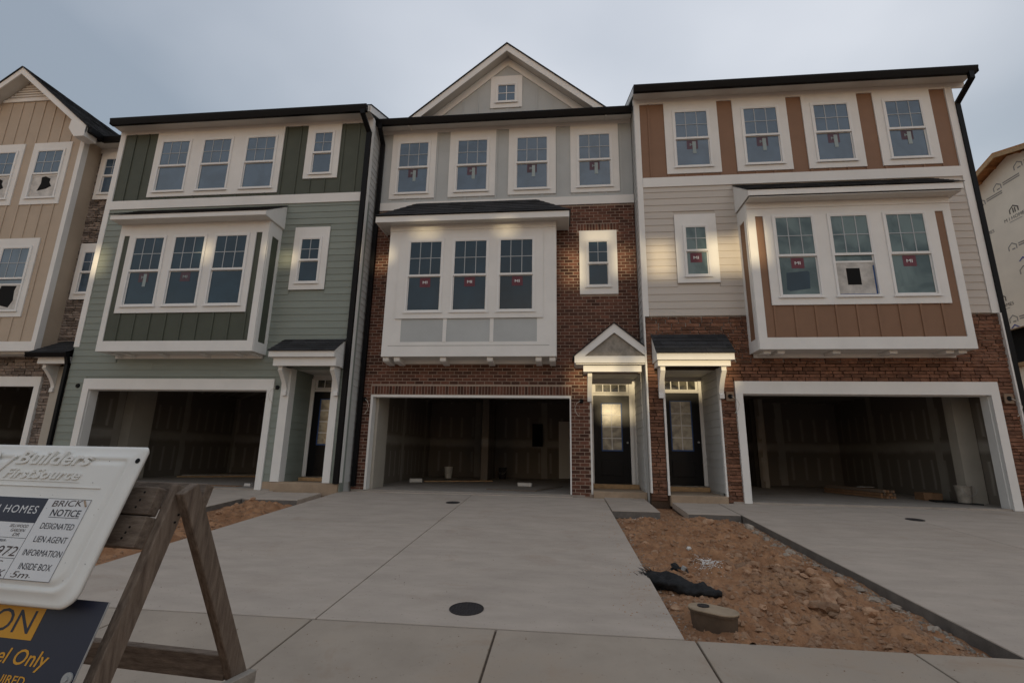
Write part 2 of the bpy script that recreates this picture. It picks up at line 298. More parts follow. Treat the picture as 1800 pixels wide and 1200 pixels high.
# ------------------------------------------------------------------ house components
def window(par, x0, x1, z0, z1, Y, cols=3, g='glass', glow=None, sticker=None, trim=None, slider=0.0, name='window', single=False):
    """double-hung window: daylight opening x0..x1, z0..z1 on wall plane Y (facing -Y). trim=(x0,x1,z0,z1) flat casing"""
    f = 0.045
    mb = MB()
    for a in ((x0-f, x0, z0-f, z1+f), (x1, x1+f, z0-f, z1+f)): mb.box(a[0], a[1], Y-0.05, Y+0.02, a[2], a[3])
    mb.box(x0, x1, Y-0.05, Y+0.02, z1, z1+f); mb.box(x0, x1, Y-0.05, Y+0.02, z0-f, z0)
    mb.box(x0-f-0.03, x1+f+0.03, Y-0.062, Y-0.052, z0-f-0.012, z0-f+0.018)
    w = mb.build(name, 'vinyl', par)
    if trim:
        t = MB(); panels(t, trim[0], trim[1], trim[2], trim[3], [(x0-f, x1+f, z0-f, z1+f)], Y-0.028, Y+0.0)
        t.build('casing', 'trim', w)
    if single:
        BX('pane', g, w, x0+0.02, x1-0.02, Y-0.022, Y-0.012, z0+0.02, z1-0.02)
        s = MB(); panels(s, x0, x1, z0, z1, [(x0+0.02, x1-0.02, z0+0.02, z1-0.02)], Y-0.04, Y-0.005); s.build('sash', 'vinyl', w)
        q = MB(); q.box((x0+x1)/2-0.009, (x0+x1)/2+0.009, Y-0.030, Y-0.024, z0+0.02, z1-0.02); q.box(x0+0.02, x1-0.02, Y-0.031, Y-0.0235, (z0+z1)/2-0.009, (z0+z1)/2+0.009); q.build('muntin', 'vinyl', w)
        return w
    zm = (z0+z1)/2; r = 0.022
    u = MB(); panels(u, x0, x1, zm-0.025, z1, [(x0+r, x1-r, zm+0.025, z1-r)], Y-0.045, Y-0.015); u.build('upper_sash', 'vinyl', w)
    BX('upper_pane', g, w, x0+r, x1-r, Y-0.030, Y-0.024, zm+0.025, z1-r)
    q = MB(); zc = (zm+z1)/2
    for k in range(1, cols): c = x0+(x1-x0)*k/cols; q.box(c-0.009, c+0.009, Y-0.037, Y-0.031, zm+0.025, z1-r)
    q.box(x0+r, x1-r, Y-0.0385, Y-0.0305, zc-0.009, zc+0.009); q.build('muntin', 'muntin', w)
    lz0, lz1 = z0+slider, zm-0.025+slider
    l = MB()
    if slider: panels(l, x0, x1, lz0, lz1, [(x0+r, x1-r, lz0+0.04, lz1-0.0)], Y-0.012, Y+0.004)
    else: panels(l, x0, x1, lz0, lz1, [(x0+r, x1-r, lz0+0.03, lz1-0.012)], Y-0.012, Y+0.012)
    l.build('lower_sash', 'vinyl', w)
    if not slider: BX('lower_pane', glow or g, w, x0+r, x1-r, Y-0.006, Y+0.004, lz0+0.03, lz1-0.012)
    else:
        BX('lower_pane', glow or g, w, x0+r, x1-r, Y-0.008, Y+0.001, lz0+0.04, zm-0.027)
        BX('plastic_film', 'film', w, x0+0.004, x1-0.004, Y-0.006, Y-0.003, z0, lz0)
    if sticker:
        kind, sx, tall = sticker; cx = (x0+x1)/2+sx; top = zm-0.05
        s = BX('sticker', 'sticker_red' if kind == 'red' else 'sticker_faint', w, cx-0.13, cx+0.13, Y-0.0085, Y-0.0065, top-0.24, top)
        lettering('MI', 'ink_white' if kind == 'red' else 'sticker_white', w, (cx-0.002, Y-0.0098, top-0.155), (1,0,0), (0,0,1), (0,-1,0), width=0.12, height=0.07, align='c', bold=0.02)
        if tall: BX('paper_label', 'sticker_white', w, cx-0.03+0.03, cx+0.085, Y-0.0125, Y-0.0105, top-0.36, top-0.03)
    return w
def plank_mesh(mb, a, b, z, h, P, axis='x'):      # one lap-siding course, thick at its lower edge. P = wall plane
    if axis == 'x': mb.px([(P-0.018, z), (P+0.002, z), (P+0.002, z+h+0.012), (P-0.006, z+h+0.012)], a, b)
    else: s, = (P[1],); p = P[0]; mb.py([(p+s*0.018, z), (p-s*0.002, z), (p-s*0.002, z+h+0.012), (p+s*0.006, z+h+0.012)], a, b)
    return mb
def siding(wall, m, x0, x1, z0, z1, Y, holes, h=0.172, axis='x'):
    z = z0
    while z < z1-0.02:
        hh = min(h, z1-z)
        for a, b in subtract(x0, x1, [(q[0], q[1]) for q in holes if q[2] < z+hh-0.02 and q[3] > z+0.02]):
            cut = [a, b]
            if axis == 'x' and b-a > 2.6: cut = [a, a+(b-a)*(0.28+0.44*((z*7.31) % 1)), b]
            for p, q_ in zip(cut, cut[1:]):
                if q_-p > 0.02: plank_mesh(MB(), p+(0.0015 if p > a else 0), q_-(0.0015 if q_ < b else 0), z, hh, Y, axis).build('plank', m, wall)
        z += h
def battens(par, m, x0, x1, z0, z1, Y, holes=(), step=0.41, start=None, top=None):
    x = start if start is not None else x0+0.2
    while x < x1-0.03:
        for a, b in subtract(z0, top(x) if top else z1, [(q[2], q[3]) for q in holes if q[0] < x+0.02 and q[1] > x-0.02]):
            if b-a > 0.03: BX('batten', m, par, x-0.024, x+0.024, Y-0.018, Y+0.001, a, b)
        x += step
STONES = []
for k in range(8):
    bm = bmesh.new(); bmesh.ops.create_cube(bm, size=1)
    bmesh.ops.subdivide_edges(bm, edges=[e for e in bm.edges if abs(e.verts[0].co.x-e.verts[1].co.x) > 0.5], cuts=2)
    for v in bm.verts:
        if v.co.y < 0: v.co.y += RND.uniform(-0.18, 0.22); v.co.x *= RND.uniform(0.93, 0.99); v.co.z *= RND.uniform(0.84, 1.0)
    me = bpy.data.meshes.new('stone'); bm.to_mesh(me); bm.free(); STONES.append(me)
def stonework(wall, m, x0, x1, z0, z1, Y, holes, limit, rnd, hrange=(0.05, 0.092), lrange=(0.13, 0.36)):
    for me in STONES:
        if not me.materials: me.materials.append(M_['rust_stone'])
    items = []; z = z0
    while z < z1-0.03:
        h = min(rnd.uniform(*hrange), z1-z)
        if z1-z-h < 0.05: h = z1-z
        for a, b in subtract(x0, x1, [(q[0], q[1]) for q in holes if q[2] < z+h-0.02 and q[3] > z+0.02]):
            x = a
            while x < b-0.02:
                L = min(rnd.uniform(*lrange), b-x)
                if b-x-L < 0.1: L = b-x
                if h > 0.11 and rnd.random() < 0.3:
                    items.append((x+L/2, z+h*0.26, L, h*0.5)); items.append((x+L/2, z+h*0.76, L, h*0.47))
                else: items.append((x+L/2, z+h/2, L, h))
                x += L
        z += h
    ms = []
    for me in STONES:
        if m == 'rust_stone': ms.append(me)
        else: c = me.copy(); c.materials.clear(); c.materials.append(M_[m]); ms.append(c)
    items.sort(key=lambda i: -(i[2]*i[3]))
    rest = MB()
    for i, (x, z, L, h) in enumerate(items):
        d = rnd.uniform(0.05, 0.085); mm = ms[rnd.randrange(8)]
        if i < limit: piece(mm, 'stone', (x, Y, z), wall, (L-0.008, d, h-0.008))
        else: rest.add([(x+p.co.x*(L-0.008), Y+p.co.y*d, z+p.co.z*(h-0.008)) for p in mm.vertices], [tuple(p.vertices) for p in mm.polygons])
    if rest.v:
        o = rest.build('small_stones', m, wall); o['kind'] = 'stuff'
BRICK = MB().box(-0.1025, 0.1025, -0.02, 0.02, -0.0355, 0.0355)
def brickwork(wall, x0, x1, z0, z1, Y, holes, soldiers, limit, focus, rnd):
    items = []; row = 0; z = z0
    while z < z1-0.03:
        cuts = [(q[0], q[1]) for q in holes if q[2] < z+0.078 and q[3] > z+0.004]
        for a, b in subtract(x0, x1, cuts):
            x = x0+(row % 2)*0.1075-0.215
            while x < b:
                p, q = max(x+0.007, a), min(x+0.208, b)
                if q-p > 0.03: items.append(((p+q)/2, z+0.0405, q-p, min(0.067, z1-z-0.005), 0))
                x += 0.215
        z += 0.081; row += 1
    for sx0, sx1, sz0, sz1 in soldiers:
        x = sx0
        while x < sx1-0.03: items.append((x+0.0355, (sz0+sz1)/2, 0.061, sz1-sz0-0.012, 1)); x += 0.074
    items.sort(key=lambda i: (i[0]-focus[0])**2+(i[1]-focus[1])**2)
    base = MB().box(-0.5, 0.5, -0.5, 0.5, -0.5, 0.5); me = bpy.data.meshes.new('brick'); me.from_pydata([tuple(p) for p in base.v], [], base.f); me.materials.append(M_['brick'])
    rest = MB()
    for i, (x, zc, L, h, s) in enumerate(items):
        d = 0.04+rnd.uniform(-0.003, 0.004)
        if i < limit: piece(me, 'brick', (x, Y, zc), wall, (L, d, h))
        else: rest.box(x-L/2, x+L/2, Y-d/2, Y+d/2, zc-h/2, zc+h/2)
    rest.build('more_bricks', 'brick', wall, kind='stuff')
def shingle_roof(par, p00, p10, p01, p11, rows, name='shingles', tab=0.30):
    """overlapping tabs on a roof patch: p00-p10 lower edge, p01-p11 upper edge"""
    p00, p10, p01, p11 = map(Vector, (p00, p10, p01, p11)); mb = MB()
    nrm = (p10-p00).cross(p01-p00).normalized()
    if nrm.z < 0: nrm = -nrm
    for r in range(rows):
        a, b = r/rows, min(1, (r+1.25)/rows)
        A, B, C, D = p00.lerp(p01, a), p10.lerp(p11, a), p00.lerp(p01, b), p10.lerp(p11, b)
        L = (B-A).length; n = max(1, round(L/tab)); off = RND.random()
        xs = [0.0]+[min(1, max(0, (k+off)/n)) for k in range(n)]+[1.0]
        xs = sorted(set(xs))
        for s, e in zip(xs, xs[1:]):
            if (e-s)*L < 0.02: continue
            s2, e2 = s+0.002/L, e-0.002/L; th = 0.012+RND.uniform(0, 0.006)
            q = [A.lerp(B, s2), A.lerp(B, e2), C.lerp(D, e2), C.lerp(D, s2)]
            mb.hexa([q[0]+nrm*0.004, q[1]+nrm*0.004, q[2], q[3], q[0]+nrm*(0.004+th), q[1]+nrm*(0.004+th), q[2]+nrm*0.006, q[3]+nrm*0.006])
    return mb.build(name, 'shingle', par, kind='stuff')
def gutter(par, x0, x1, Yf, zb, zt, depth=0.125):
    mb = MB(); o = 0.006
    prof = [(Yf+0.045, zb), (Yf+depth, zb), (Yf+depth, zt), (Yf+depth-o, zt), (Yf+depth-o, zb+o), (Yf+0.05, zb+o), (Yf+0.022, zb+0.5*(zt-zb)), (Yf+0.008, zt-0.025), (Yf+0.02, zt), (Yf, zt), (Yf-0.004, zt-0.028), (Yf+0.015, zb+0.48*(zt-zb))]
    mb.px(prof, x0, x1)
    for x in (x0, x1-0.004): mb.box(x, x+0.004, Yf+0.01, Yf+depth, zb+0.004, zt-0.004)
    return mb.build('gutter', 'gutter_black', par)
def downspout(par, pts, w=0.10, d=0.075, straps=()):
    mb = MB()
    for p, q in zip(pts, pts[1:]): 
        p, q = Vector(p), Vector(q); e = (q-p).normalized()*0.02; mb.beam(p-e, q+e, w, d, up=(0, 1, 0) if abs((q-p).normalized().y) < 0.9 else (1, 0, 0))
    o = mb.build('downspout', 'gutter_black', par)
    return o
def corbel(par, xc, w, Y, zt, zb, reach, m='trim', name='bracket'):
    h = zt-zb; pr = [(Y, zt), (Y-reach, zt), (Y-reach, zt-0.13*h)]
    for k in range(0, 9):
        a = k/8; pr.append((Y-reach*(1-a)**1.6*0.86-0.05-0.02*(1-a), zt-0.13*h-0.70*h*a))
    pr += [(Y-0.075, zt-0.86*h), (Y-0.075, zb), (Y, zb)]
    return MB().px(pr, xc-w/2, xc+w/2).build(name, m, par)
def eave(par, x0, x1, Y, zs, zf, fz0, fz1, over=0.32, fascia_m='trim'):
    """frieze board, soffit, fascia"""
    BX('frieze', 'trim', par, x0, x1, Y-0.026, Y, zf, zs)
    BX('soffit', 'soffit', par, x0, x1, Y-over, Y, zs, zs+0.012)
    BX('fascia', 'trim', par, x0, x1, Y-over-0.022, Y-over, zs-0.02, fz1)
def door(par, x0, x1, z0, z1, Y, glass_m='door_glass', tr=None):
    d = MB().box(x0, x1, Y-0.03, Y+0.015, z0, z1).build('door', 'door_black', par); w = x1-x0; h = z1-z0
    gx0, gx1, gz0, gz1 = x0+0.235*w, x0+0.765*w, z0+0.375*h, z0+0.905*h
    t = MB(); panels(t, gx0-0.055, gx1+0.055, gz0-0.055, gz1+0.055, [(gx0, gx1, gz0, gz1)], Y-0.045, Y-0.0305); t.build('glazing_frame', 'door_black', d)
    t = MB(); panels(t, gx0-0.022, gx1+0.022, gz0-0.028, gz1+0.018, [(gx0+0.004, gx1-0.004, gz0+0.004, gz1-0.004)], Y-0.0475, Y-0.0455); t.build('masking_tape', 'blue_tape', d)
    BX('glass', glass_m, d, gx0, gx1, Y-0.038, Y-0.0308, gz0, gz1)
    q = MB(); c = (gx0+gx1)/2; q.box(c-0.008, c+0.008, Y-0.043, Y-0.0385, gz0, gz1)
    for k in (1, 2, 3): zc = gz0+(gz1-gz0)*k/4; q.box(gx0, c-0.008, Y-0.0425, Y-0.0386, zc-0.008, zc+0.008); q.box(c+0.008, gx1, Y-0.0425, Y-0.0386, zc-0.008, zc+0.008)
    q.build('muntin', 'vinyl', d)
    BX('panel', 'door_black', d, x0+0.2*w, x1-0.2*w, Y-0.042, Y-0.0305, z0+0.09*h, z0+0.26*h, 0.008)
    MB().tube([(x1-0.07, Y-0.03, z0+0.46*h), (x1-0.07, Y-0.075, z0+0.46*h)], 0.024, 10).build('handle', 'metal', d)
    if tr:
        f = MB().box(x0-0.0, x1+0.0, Y-0.02, Y+0.01, tr[0]-0.03, tr[1]+0.03).build('transom', 'trim', par)
        n = 4
        for k in range(n):
            a = x0+0.05+(w-0.1)*k/n; BX('pane', 'transom_glass', f, a+0.012, a+(w-0.1)/n-0.012, Y-0.026, Y-0.0205, tr[0], tr[1])
    c = MB(); top = (tr[1]+0.03 if tr else z1)
    c.box(x0-0.10, x0-0.003, Y-0.05, Y+0.01, z0, top); c.box(x1+0.003, x1+0.085, Y-0.05, Y+0.01, z0, top); c.box(x0-0.003, x1+0.003, Y-0.05, Y+0.01, z1+0.003, z1+0.055); c.build('door_frame', 'trim', par)
    return d
def light_box(par, x, z, Y, plate=True, wire=True, rnd=RND, side=1):
    if plate: b = BX('light_box', 'cover_plate', par, x-0.085, x+0.085, Y-0.03, Y, z-0.10, z+0.10, 0.006)
    else: b = MB().tube([(x, Y, z), (x, Y-0.02, z)], 0.055, 14).build('light_box', 'hole_black', par)
    MB().tube([(x, Y-0.025, z), (x, Y-0.036, z)], 0.05, 14).build('socket', 'hole_black', b)
    if wire:
        p = [(x+side*0.03, Y-0.035, z), (x+side*0.11, Y-0.08, z-0.06), (x+side*0.15, Y-0.10, z-0.17), (x+side*0.12, Y-0.09, z-0.29), (x+side*0.05, Y-0.07, z-0.36)]
        MB().tube(p, 0.006, 6).build('wire', 'wire', b)
def garage_room(par, x0, x1, Y, z1, ox0, ox1, oz, depth=6.4, zf=0.03):
    """room behind the garage opening; x0..x1 inner faces"""
    g = MB(); Yb = Y+depth; T = 0.1
    g.box(x0-T, x0, Y+0.2, Yb, zf, z1); g.box(x1, x1+T, Y+0.2, Yb, zf, z1); g.box(x0-T, x1+T, Yb, Yb+T, zf, z1)
    g.box(x0-T, ox0, Y+0.2, Y+0.215, zf, z1); g.box(ox1, x1+T, Y+0.2, Y+0.215, zf, z1); g.box(ox0, ox1, Y+0.2, Y+0.215, oz, z1)
    w = g.build('garage_wall', 'drywall', par)
    BX('garage_ceiling', 'drywall', par, x0-T, x1+T, Y+0.2, Yb+T, z1, z1+0.12)
    BX('garage_floor', 'garage_floor', par, x0-T, x1+T, Y-0.02, Yb+T, -0.15, zf)
    return w
def upper_body(par, m, x0, x1, Y, z0, z1, Yb=19.5): return BX('side_wall', m, par, x0, x1, Y+0.03, Yb, z0, z1)

# ================================================================== ground
S = 0.057
def gz(y): return S*(y-10.9)
def dz(y): return gz(y) if y < 11.0 else gz(11.0)
WALK_Y0, WALK_Y1 = 2.55, 4.09
def ground_z(y):
    if y < 2.5: return -0.49
    if y < 11: return gz(y)-0.13
    return -0.12
mb = MB(); ys = [-600, -60, -0.4, 2.4, 2.5, 6.0, 10.9, 11.1, 40, 900]; zz = [-0.66, -0.66, -0.66, -0.60, ground_z(2.5)-0.02, ground_z(6.0)-0.02, ground_z(10.9)-0.02, -0.14, -0.14, -0.14]
for (a, za), (b, zb) in zip(zip(ys, zz), zip(ys[1:], zz[1:])):
    mb.add([(-900, a, za), (900, a, za), (900, b, zb), (-900, b, zb)], [(0, 1, 2, 3)])
bmg = mb.build('ground', 'clay'); bmg['kind'] = 'structure'
def slab(par, x0, x1, y0, y1, m, th=0.11, gap=0.006, name='slab', zoff=0.0):
    a, b = y0+gap, y1-gap; c, d = x0+gap, x1-gap; o = zoff
    return MB().hexa([(c,a,dz(a)-th+o),(d,a,dz(a)-th+o),(d,b,dz(b)-th+o),(c,b,dz(b)-th+o),(c,a,dz(a)+o),(d,a,dz(a)+o),(d,b,dz(b)+o),(c,b,dz(b)+o)]).build(name, m, par, bevel=0.007)
def paving(name, x0, x1, y0, y1):
    m = MB(); e = 0.012
    m.hexa([(x0+e,y0+e,dz(y0)-0.20),(x1-e,y0+e,dz(y0)-0.20),(x1-e,y1-e,dz(y1)-0.20),(x0+e,y1-e,dz(y1)-0.20),(x0+e,y0+e,dz(y0)-0.016),(x1-e,y0+e,dz(y0)-0.016),(x1-e,y1-e,dz(y1)-0.016),(x0+e,y1-e,dz(y1)-0.016)])
    o = m.build(name, 'joint'); o['kind'] = 'structure'; return o
dc = paving('driveway', -5.02, 0.91, WALK_Y1, 10.99)
for a, b in ((-5.02, -1.98), (-1.98, 0.91)):
    for c, d in ((WALK_Y1, 7.72), (7.72, 11.0)): slab(dc, a, b, c, d, 'concrete')
slab(dc, -4.66, 0.24, 11.0, 11.37, 'concrete', zoff=0.012)
dr = paving('driveway', 3.2, 9.05, WALK_Y1, 10.78)
for a, b in ((3.2, 6.12), (6.12, 9.05)):
    for c, d in ((WALK_Y1, 7.32), (7.32, 10.79)): slab(dr, a, b, c, d, 'concrete', th=0.12)
dl = paving('driveway', -12.2, -6.48, WALK_Y1, 10.78)
for a, b in ((-12.2, -9.3), (-9.3, -6.48)):
    for c, d in ((WALK_Y1, 7.4), (7.4, 10.79)): slab(dl, a, b, c, d, 'concrete')
dll = paving('driveway', -19.2, -13.6, WALK_Y1, 11.2); slab(dll, -19.2, -13.6, WALK_Y1, 7.5, 'concrete'); slab(dll, -19.2, -13.6, 7.5, 11.2, 'concrete')
for (x0, x1, y0, y1) in ((0.92, 1.80, 9.52, 11.3), (2.26, 3.19, 9.42, 10.70), (-6.47, -5.28, 9.62, 10.62)):
    p = paving('path', x0, x1, y0, y1); slab(p, x0, x1, y0, y1, 'concrete')
def slab_edge(par, x, y0, y1, th, s):
    MB().hexa([(x, y0, dz(y0)-th), (x+s*0.0045, y0, dz(y0)-th), (x+s*0.0045, y1, dz(y1)-th), (x, y1, dz(y1)-th), (x, y0, dz(y0)-0.010), (x+s*0.0045, y0, dz(y0)-0.010), (x+s*0.0045, y1, dz(y1)-0.010), (x, y1, dz(y1)-0.010)]).build('formed_edge', 'slab_edge', par)
slab_edge(dr, 3.2055, WALK_Y1+0.006, 10.7, 0.13, -1); slab_edge(dl, -6.4855, WALK_Y1+0.006, 10.7, 0.12, 1)
for par_, xa, xb, yy in ((dc, 0.93, 1.79, 9.5255), (dr, 2.27, 3.18, 9.4255), (dl, -6.46, -5.29, 9.6255)): MB().box(xa, xb, yy-0.0045, yy, dz(yy)-0.13, dz(yy)-0.010).build('formed_edge', 'slab_edge', par_)
sw = paving('sidewalk', -20, 14, WALK_Y0, WALK_Y1-0.005)
x = -0.51-1.49*13
while x < 14: slab(sw, x, x+1.49, WALK_Y0, WALK_Y1-0.008, 'walk_concrete', gap=0.008); x += 1.49
BX('kerb', 'walk_concrete', None, -60, 60, -0.35, -0.2, -0.85, -0.50, 0.02)['kind'] = 'structure'
BX('road', 'asphalt', None, -60, 60, -8.5, -0.36, -0.9, -0.65)['kind'] = 'structure'
# bare clay between the drives, a real uneven surface
def clay_patch(name, x0, x1, y0, y1, nx, ny, drop, mound, seed):
    vs, fs = [], []
    for j in range(ny+1):
        for i in range(nx+1):
            x = x0+(x1-x0)*i/nx; y = y0+(y1-y0)*j/ny
            e = min(x-x0, x1-x, 0.5)/0.5
            h = mnoise.fractal(Vector((x*1.1, y*1.1, seed)), 1.0, 2.0, 5)*0.065+abs(mnoise.fractal(Vector((x*4.5, y*3.2, seed+3)), 0.9, 2.1, 4))*0.085+mnoise.noise(Vector((x*22, y*22, seed)))*0.010
            low = min(1.0, max(0.0, (y-9.2)/0.3))      # scraped lower beside the front paths
            vs.append((x, y, gz(y)-drop-0.06*low+(mound*e*0.6+h*(0.35+0.65*max(0, e)))*(1-0.75*low)))
    for j in range(ny):
        for i in range(nx): a = j*(nx+1)+i; fs.append((a, a+1, a+nx+2, a+nx+1))
    me = bpy.data.meshes.new(name); me.from_pydata(vs, [], fs); me.materials.append(M_['clay'])
    for p in me.polygons: p.use_smooth = True
    o = bpy.data.objects.new(name, me); link(o, (0, 0, 0)); o['kind'] = 'structure'
    return lambda x, y: vs[min(ny, max(0, round((y-y0)/(y1-y0)*ny)))*(nx+1)+min(nx, max(0, round((x-x0)/(x1-x0)*nx)))][2]
CLAY = clay_patch('dirt', 0.90, 3.215, 4.06, 10.85, 150, 360, 0.115, 0.07, 1.3)
CLAYL = clay_patch('dirt', -6.5, -5.0, 4.06, 11.3, 80, 260, 0.09, 0.08, 7.7)
CLAYF = clay_patch('dirt', -13.65, -12.15, 4.06, 11.2, 30, 90, 0.09, 0.05, 9.7)
# planting strip by the road
def strip_z(x, y): return -0.49
vs, fs = [], []; nx, ny = 120, 16
for j in range(ny+1):
    for i in range(nx+1):
        x = -14+28*i/nx; y = -0.2+2.8*j/ny; vs.append((x, y, -0.52+0.018*j/ny+mnoise.noise(Vector((x*2, y*2, 4)))*0.02))
for j in range(ny):
    for i in range(nx): a = j*(nx+1)+i; fs.append((a, a+1, a+nx+2, a+nx+1))
me = bpy.data.meshes.new('verge'); me.from_pydata(vs, [], fs); me.materials.append(M_['clay']); o = bpy.data.objects.new('verge', me); link(o, (0, 0, 0)); o['kind'] = 'structure'

# ================================================================== brick house (middle)
YC = 11.385
XC0, XC1 = -4.96, 1.865
C = thing('townhouse', 'red brick townhouse with white bay window and grey gable, middle of the row', 'house', ((XC0+XC1)/2, YC, 0))
GA = (-4.64, 0.225, -0.2, 2.25)         # garage opening
EN = (0.695, XC1, -0.2, 2.80)           # entry recess
wall = panels(MB(), XC0, XC1, -0.15, 7.17, [GA, EN], YC-0.002, YC+0.2).build('wall', 'mortar', C)
holes = [GA, (0.665, 3, -1, 2.95), (-4.20, -0.18, 3.05, 7.4), (0.468, 1.399, 4.744, 6.429), (GA[0]-0.02, GA[1]+0.02, 2.2, 2.475), (0.42, 1.45, 6.429, 6.63)]
brickwork(wall, XC0, XC1, 0.0, 7.16, YC+0.012, holes, [(GA[0], GA[1], 2.265, 2.475), (0.43, 1.44, 6.44, 6.63)], 300, (0.3, 2.0), random.Random(3))
m = MB()      # brick pier ends: returns into garage and entry
for x in (GA[1]+0.001, EN[0]-0.03): pass
t = MB(); t.box(GA[0]-0.0, GA[0]+0.055, YC-0.02, YC+0.2, -0.0, 2.20); t.box(GA[1]-0.03, GA[1], YC-0.02, YC+0.2, 0.0, 2.20); t.box(GA[0], GA[1], YC-0.02, YC+0.2, 2.20, 2.25); t.build('garage_door_frame', 'trim', C)
upper_body(C, 'light_grey', XC0, XC1, YC+0.15, 2.9, 9.6)
BX('upper_wall', 'light_grey', C, XC0, XC1, YC-0.0, YC+0.17, 7.17, 9.62)
BX('belt_board', 'trim', C, XC0+0.02, XC1, YC-0.035, YC-0.001, 7.172, 7.40)
eave(C, XC0, XC1, YC, 9.60, 9.50, 9.5, 9.70)
gutter(C, XC0-0.02, XC1-0.02, YC-0.45, 9.53, 9.69)
W3 = [(-4.61, -3.365), (-2.99, -1.725), (-1.375, -0.115), (0.27, 1.522)]
wh = [(a, b, 7.515, 9.5) for a, b in W3]
battens(C, 'light_grey', XC0, XC1, 7.40, 9.50, YC, wh, 0.41, -4.57)
for i, (a, b) in enumerate(W3):
    c = (a+b)/2; window(C, c-0.415, c+0.415, 7.69, 9.205, YC, 3, 'glass_tint', sticker=('faint', 0.0, True), trim=(a, b, 7.515, 9.499))
window(C, 0.68, 1.175, 4.968, 6.134, YC-0.012, 2, trim=(0.468, 1.399, 4.744, 6.429))
# gable dormer over the eave
gy = YC+0.0; ax, az, sl = -1.45, 11.96, 0.842; ry = YC-0.335
def rake(par, ax, az, sl, half, y0, y1, dep=0.17, th=0.03):
    for s in (-1, 1):
        poly = [(ax, az), (ax+s*half, az-sl*half), (ax+s*half, az-sl*half-dep*1.28), (ax, az-dep*1.28)]
        MB().py(poly, y0, y0+th).build('rake_board', 'trim', par)
        q = [(ax, az-dep*0.85), (ax+s*half, az-sl*half-dep*0.85), (ax+s*half, az-sl*half-dep*0.85+0.02), (ax, az-dep*0.85+0.02)]
        MB().py(q, y0+th, y1).build('rake_soffit', 'soffit', par)
        n = Vector((s*sl, 0, 1)).normalized(); e = 0.03
        r = MB().py([(ax, az+0.004), (ax+s*(half+0.05), az-sl*(half+0.05)+0.004), (ax+s*(half+0.05), az-sl*(half+0.05)+0.035), (ax, az+0.035)], y0-0.03, y1+6).build('roof', 'shingle', par)
rake(C, ax, az, sl, 2.66, ry, gy)
gw = [(ax-(az-9.76)/sl, 9.63), (ax+(az-9.76)/sl, 9.63), (ax, az-0.13)]
MB().py(gw, gy, gy+0.15).build('gable_wall', 'light_grey', C)
for s in (-1, 1):
    MB().py([(ax, az-0.16), (ax+s*2.55, az-0.16-sl*2.55), (ax+s*2.3, az-0.42-sl*2.3), (ax, az-0.42)], gy-0.03, gy-0.001).build('frieze', 'trim', C)
gh = [(-1.915, -1.035, 10.172, 11.191)]
battens(C, 'light_grey', ax-2.6, ax+2.6, 9.7, 0, gy, gh, 0.41, ax-0.41*6, top=lambda x: az-0.35-sl*abs(x-ax))
window(C, -1.72, -1.22, 10.37, 10.90, gy, trim=gh[0], single=True, g='glass_tint')
# main roof slab of the house, behind the gutter
def main_roof(par, x0, x1, Y, z, pitch=0.42, L=6.5):
    q = MB().px([(Y-0.34, z), (Y+L, z+pitch*(L+0.34)), (Y+L, z+pitch*(L+0.34)+0.04), (Y-0.34, z+0.04)], x0, x1); q.build('roof', 'shingle', par)
main_roof(C, XC0, XC1, YC, 9.70)
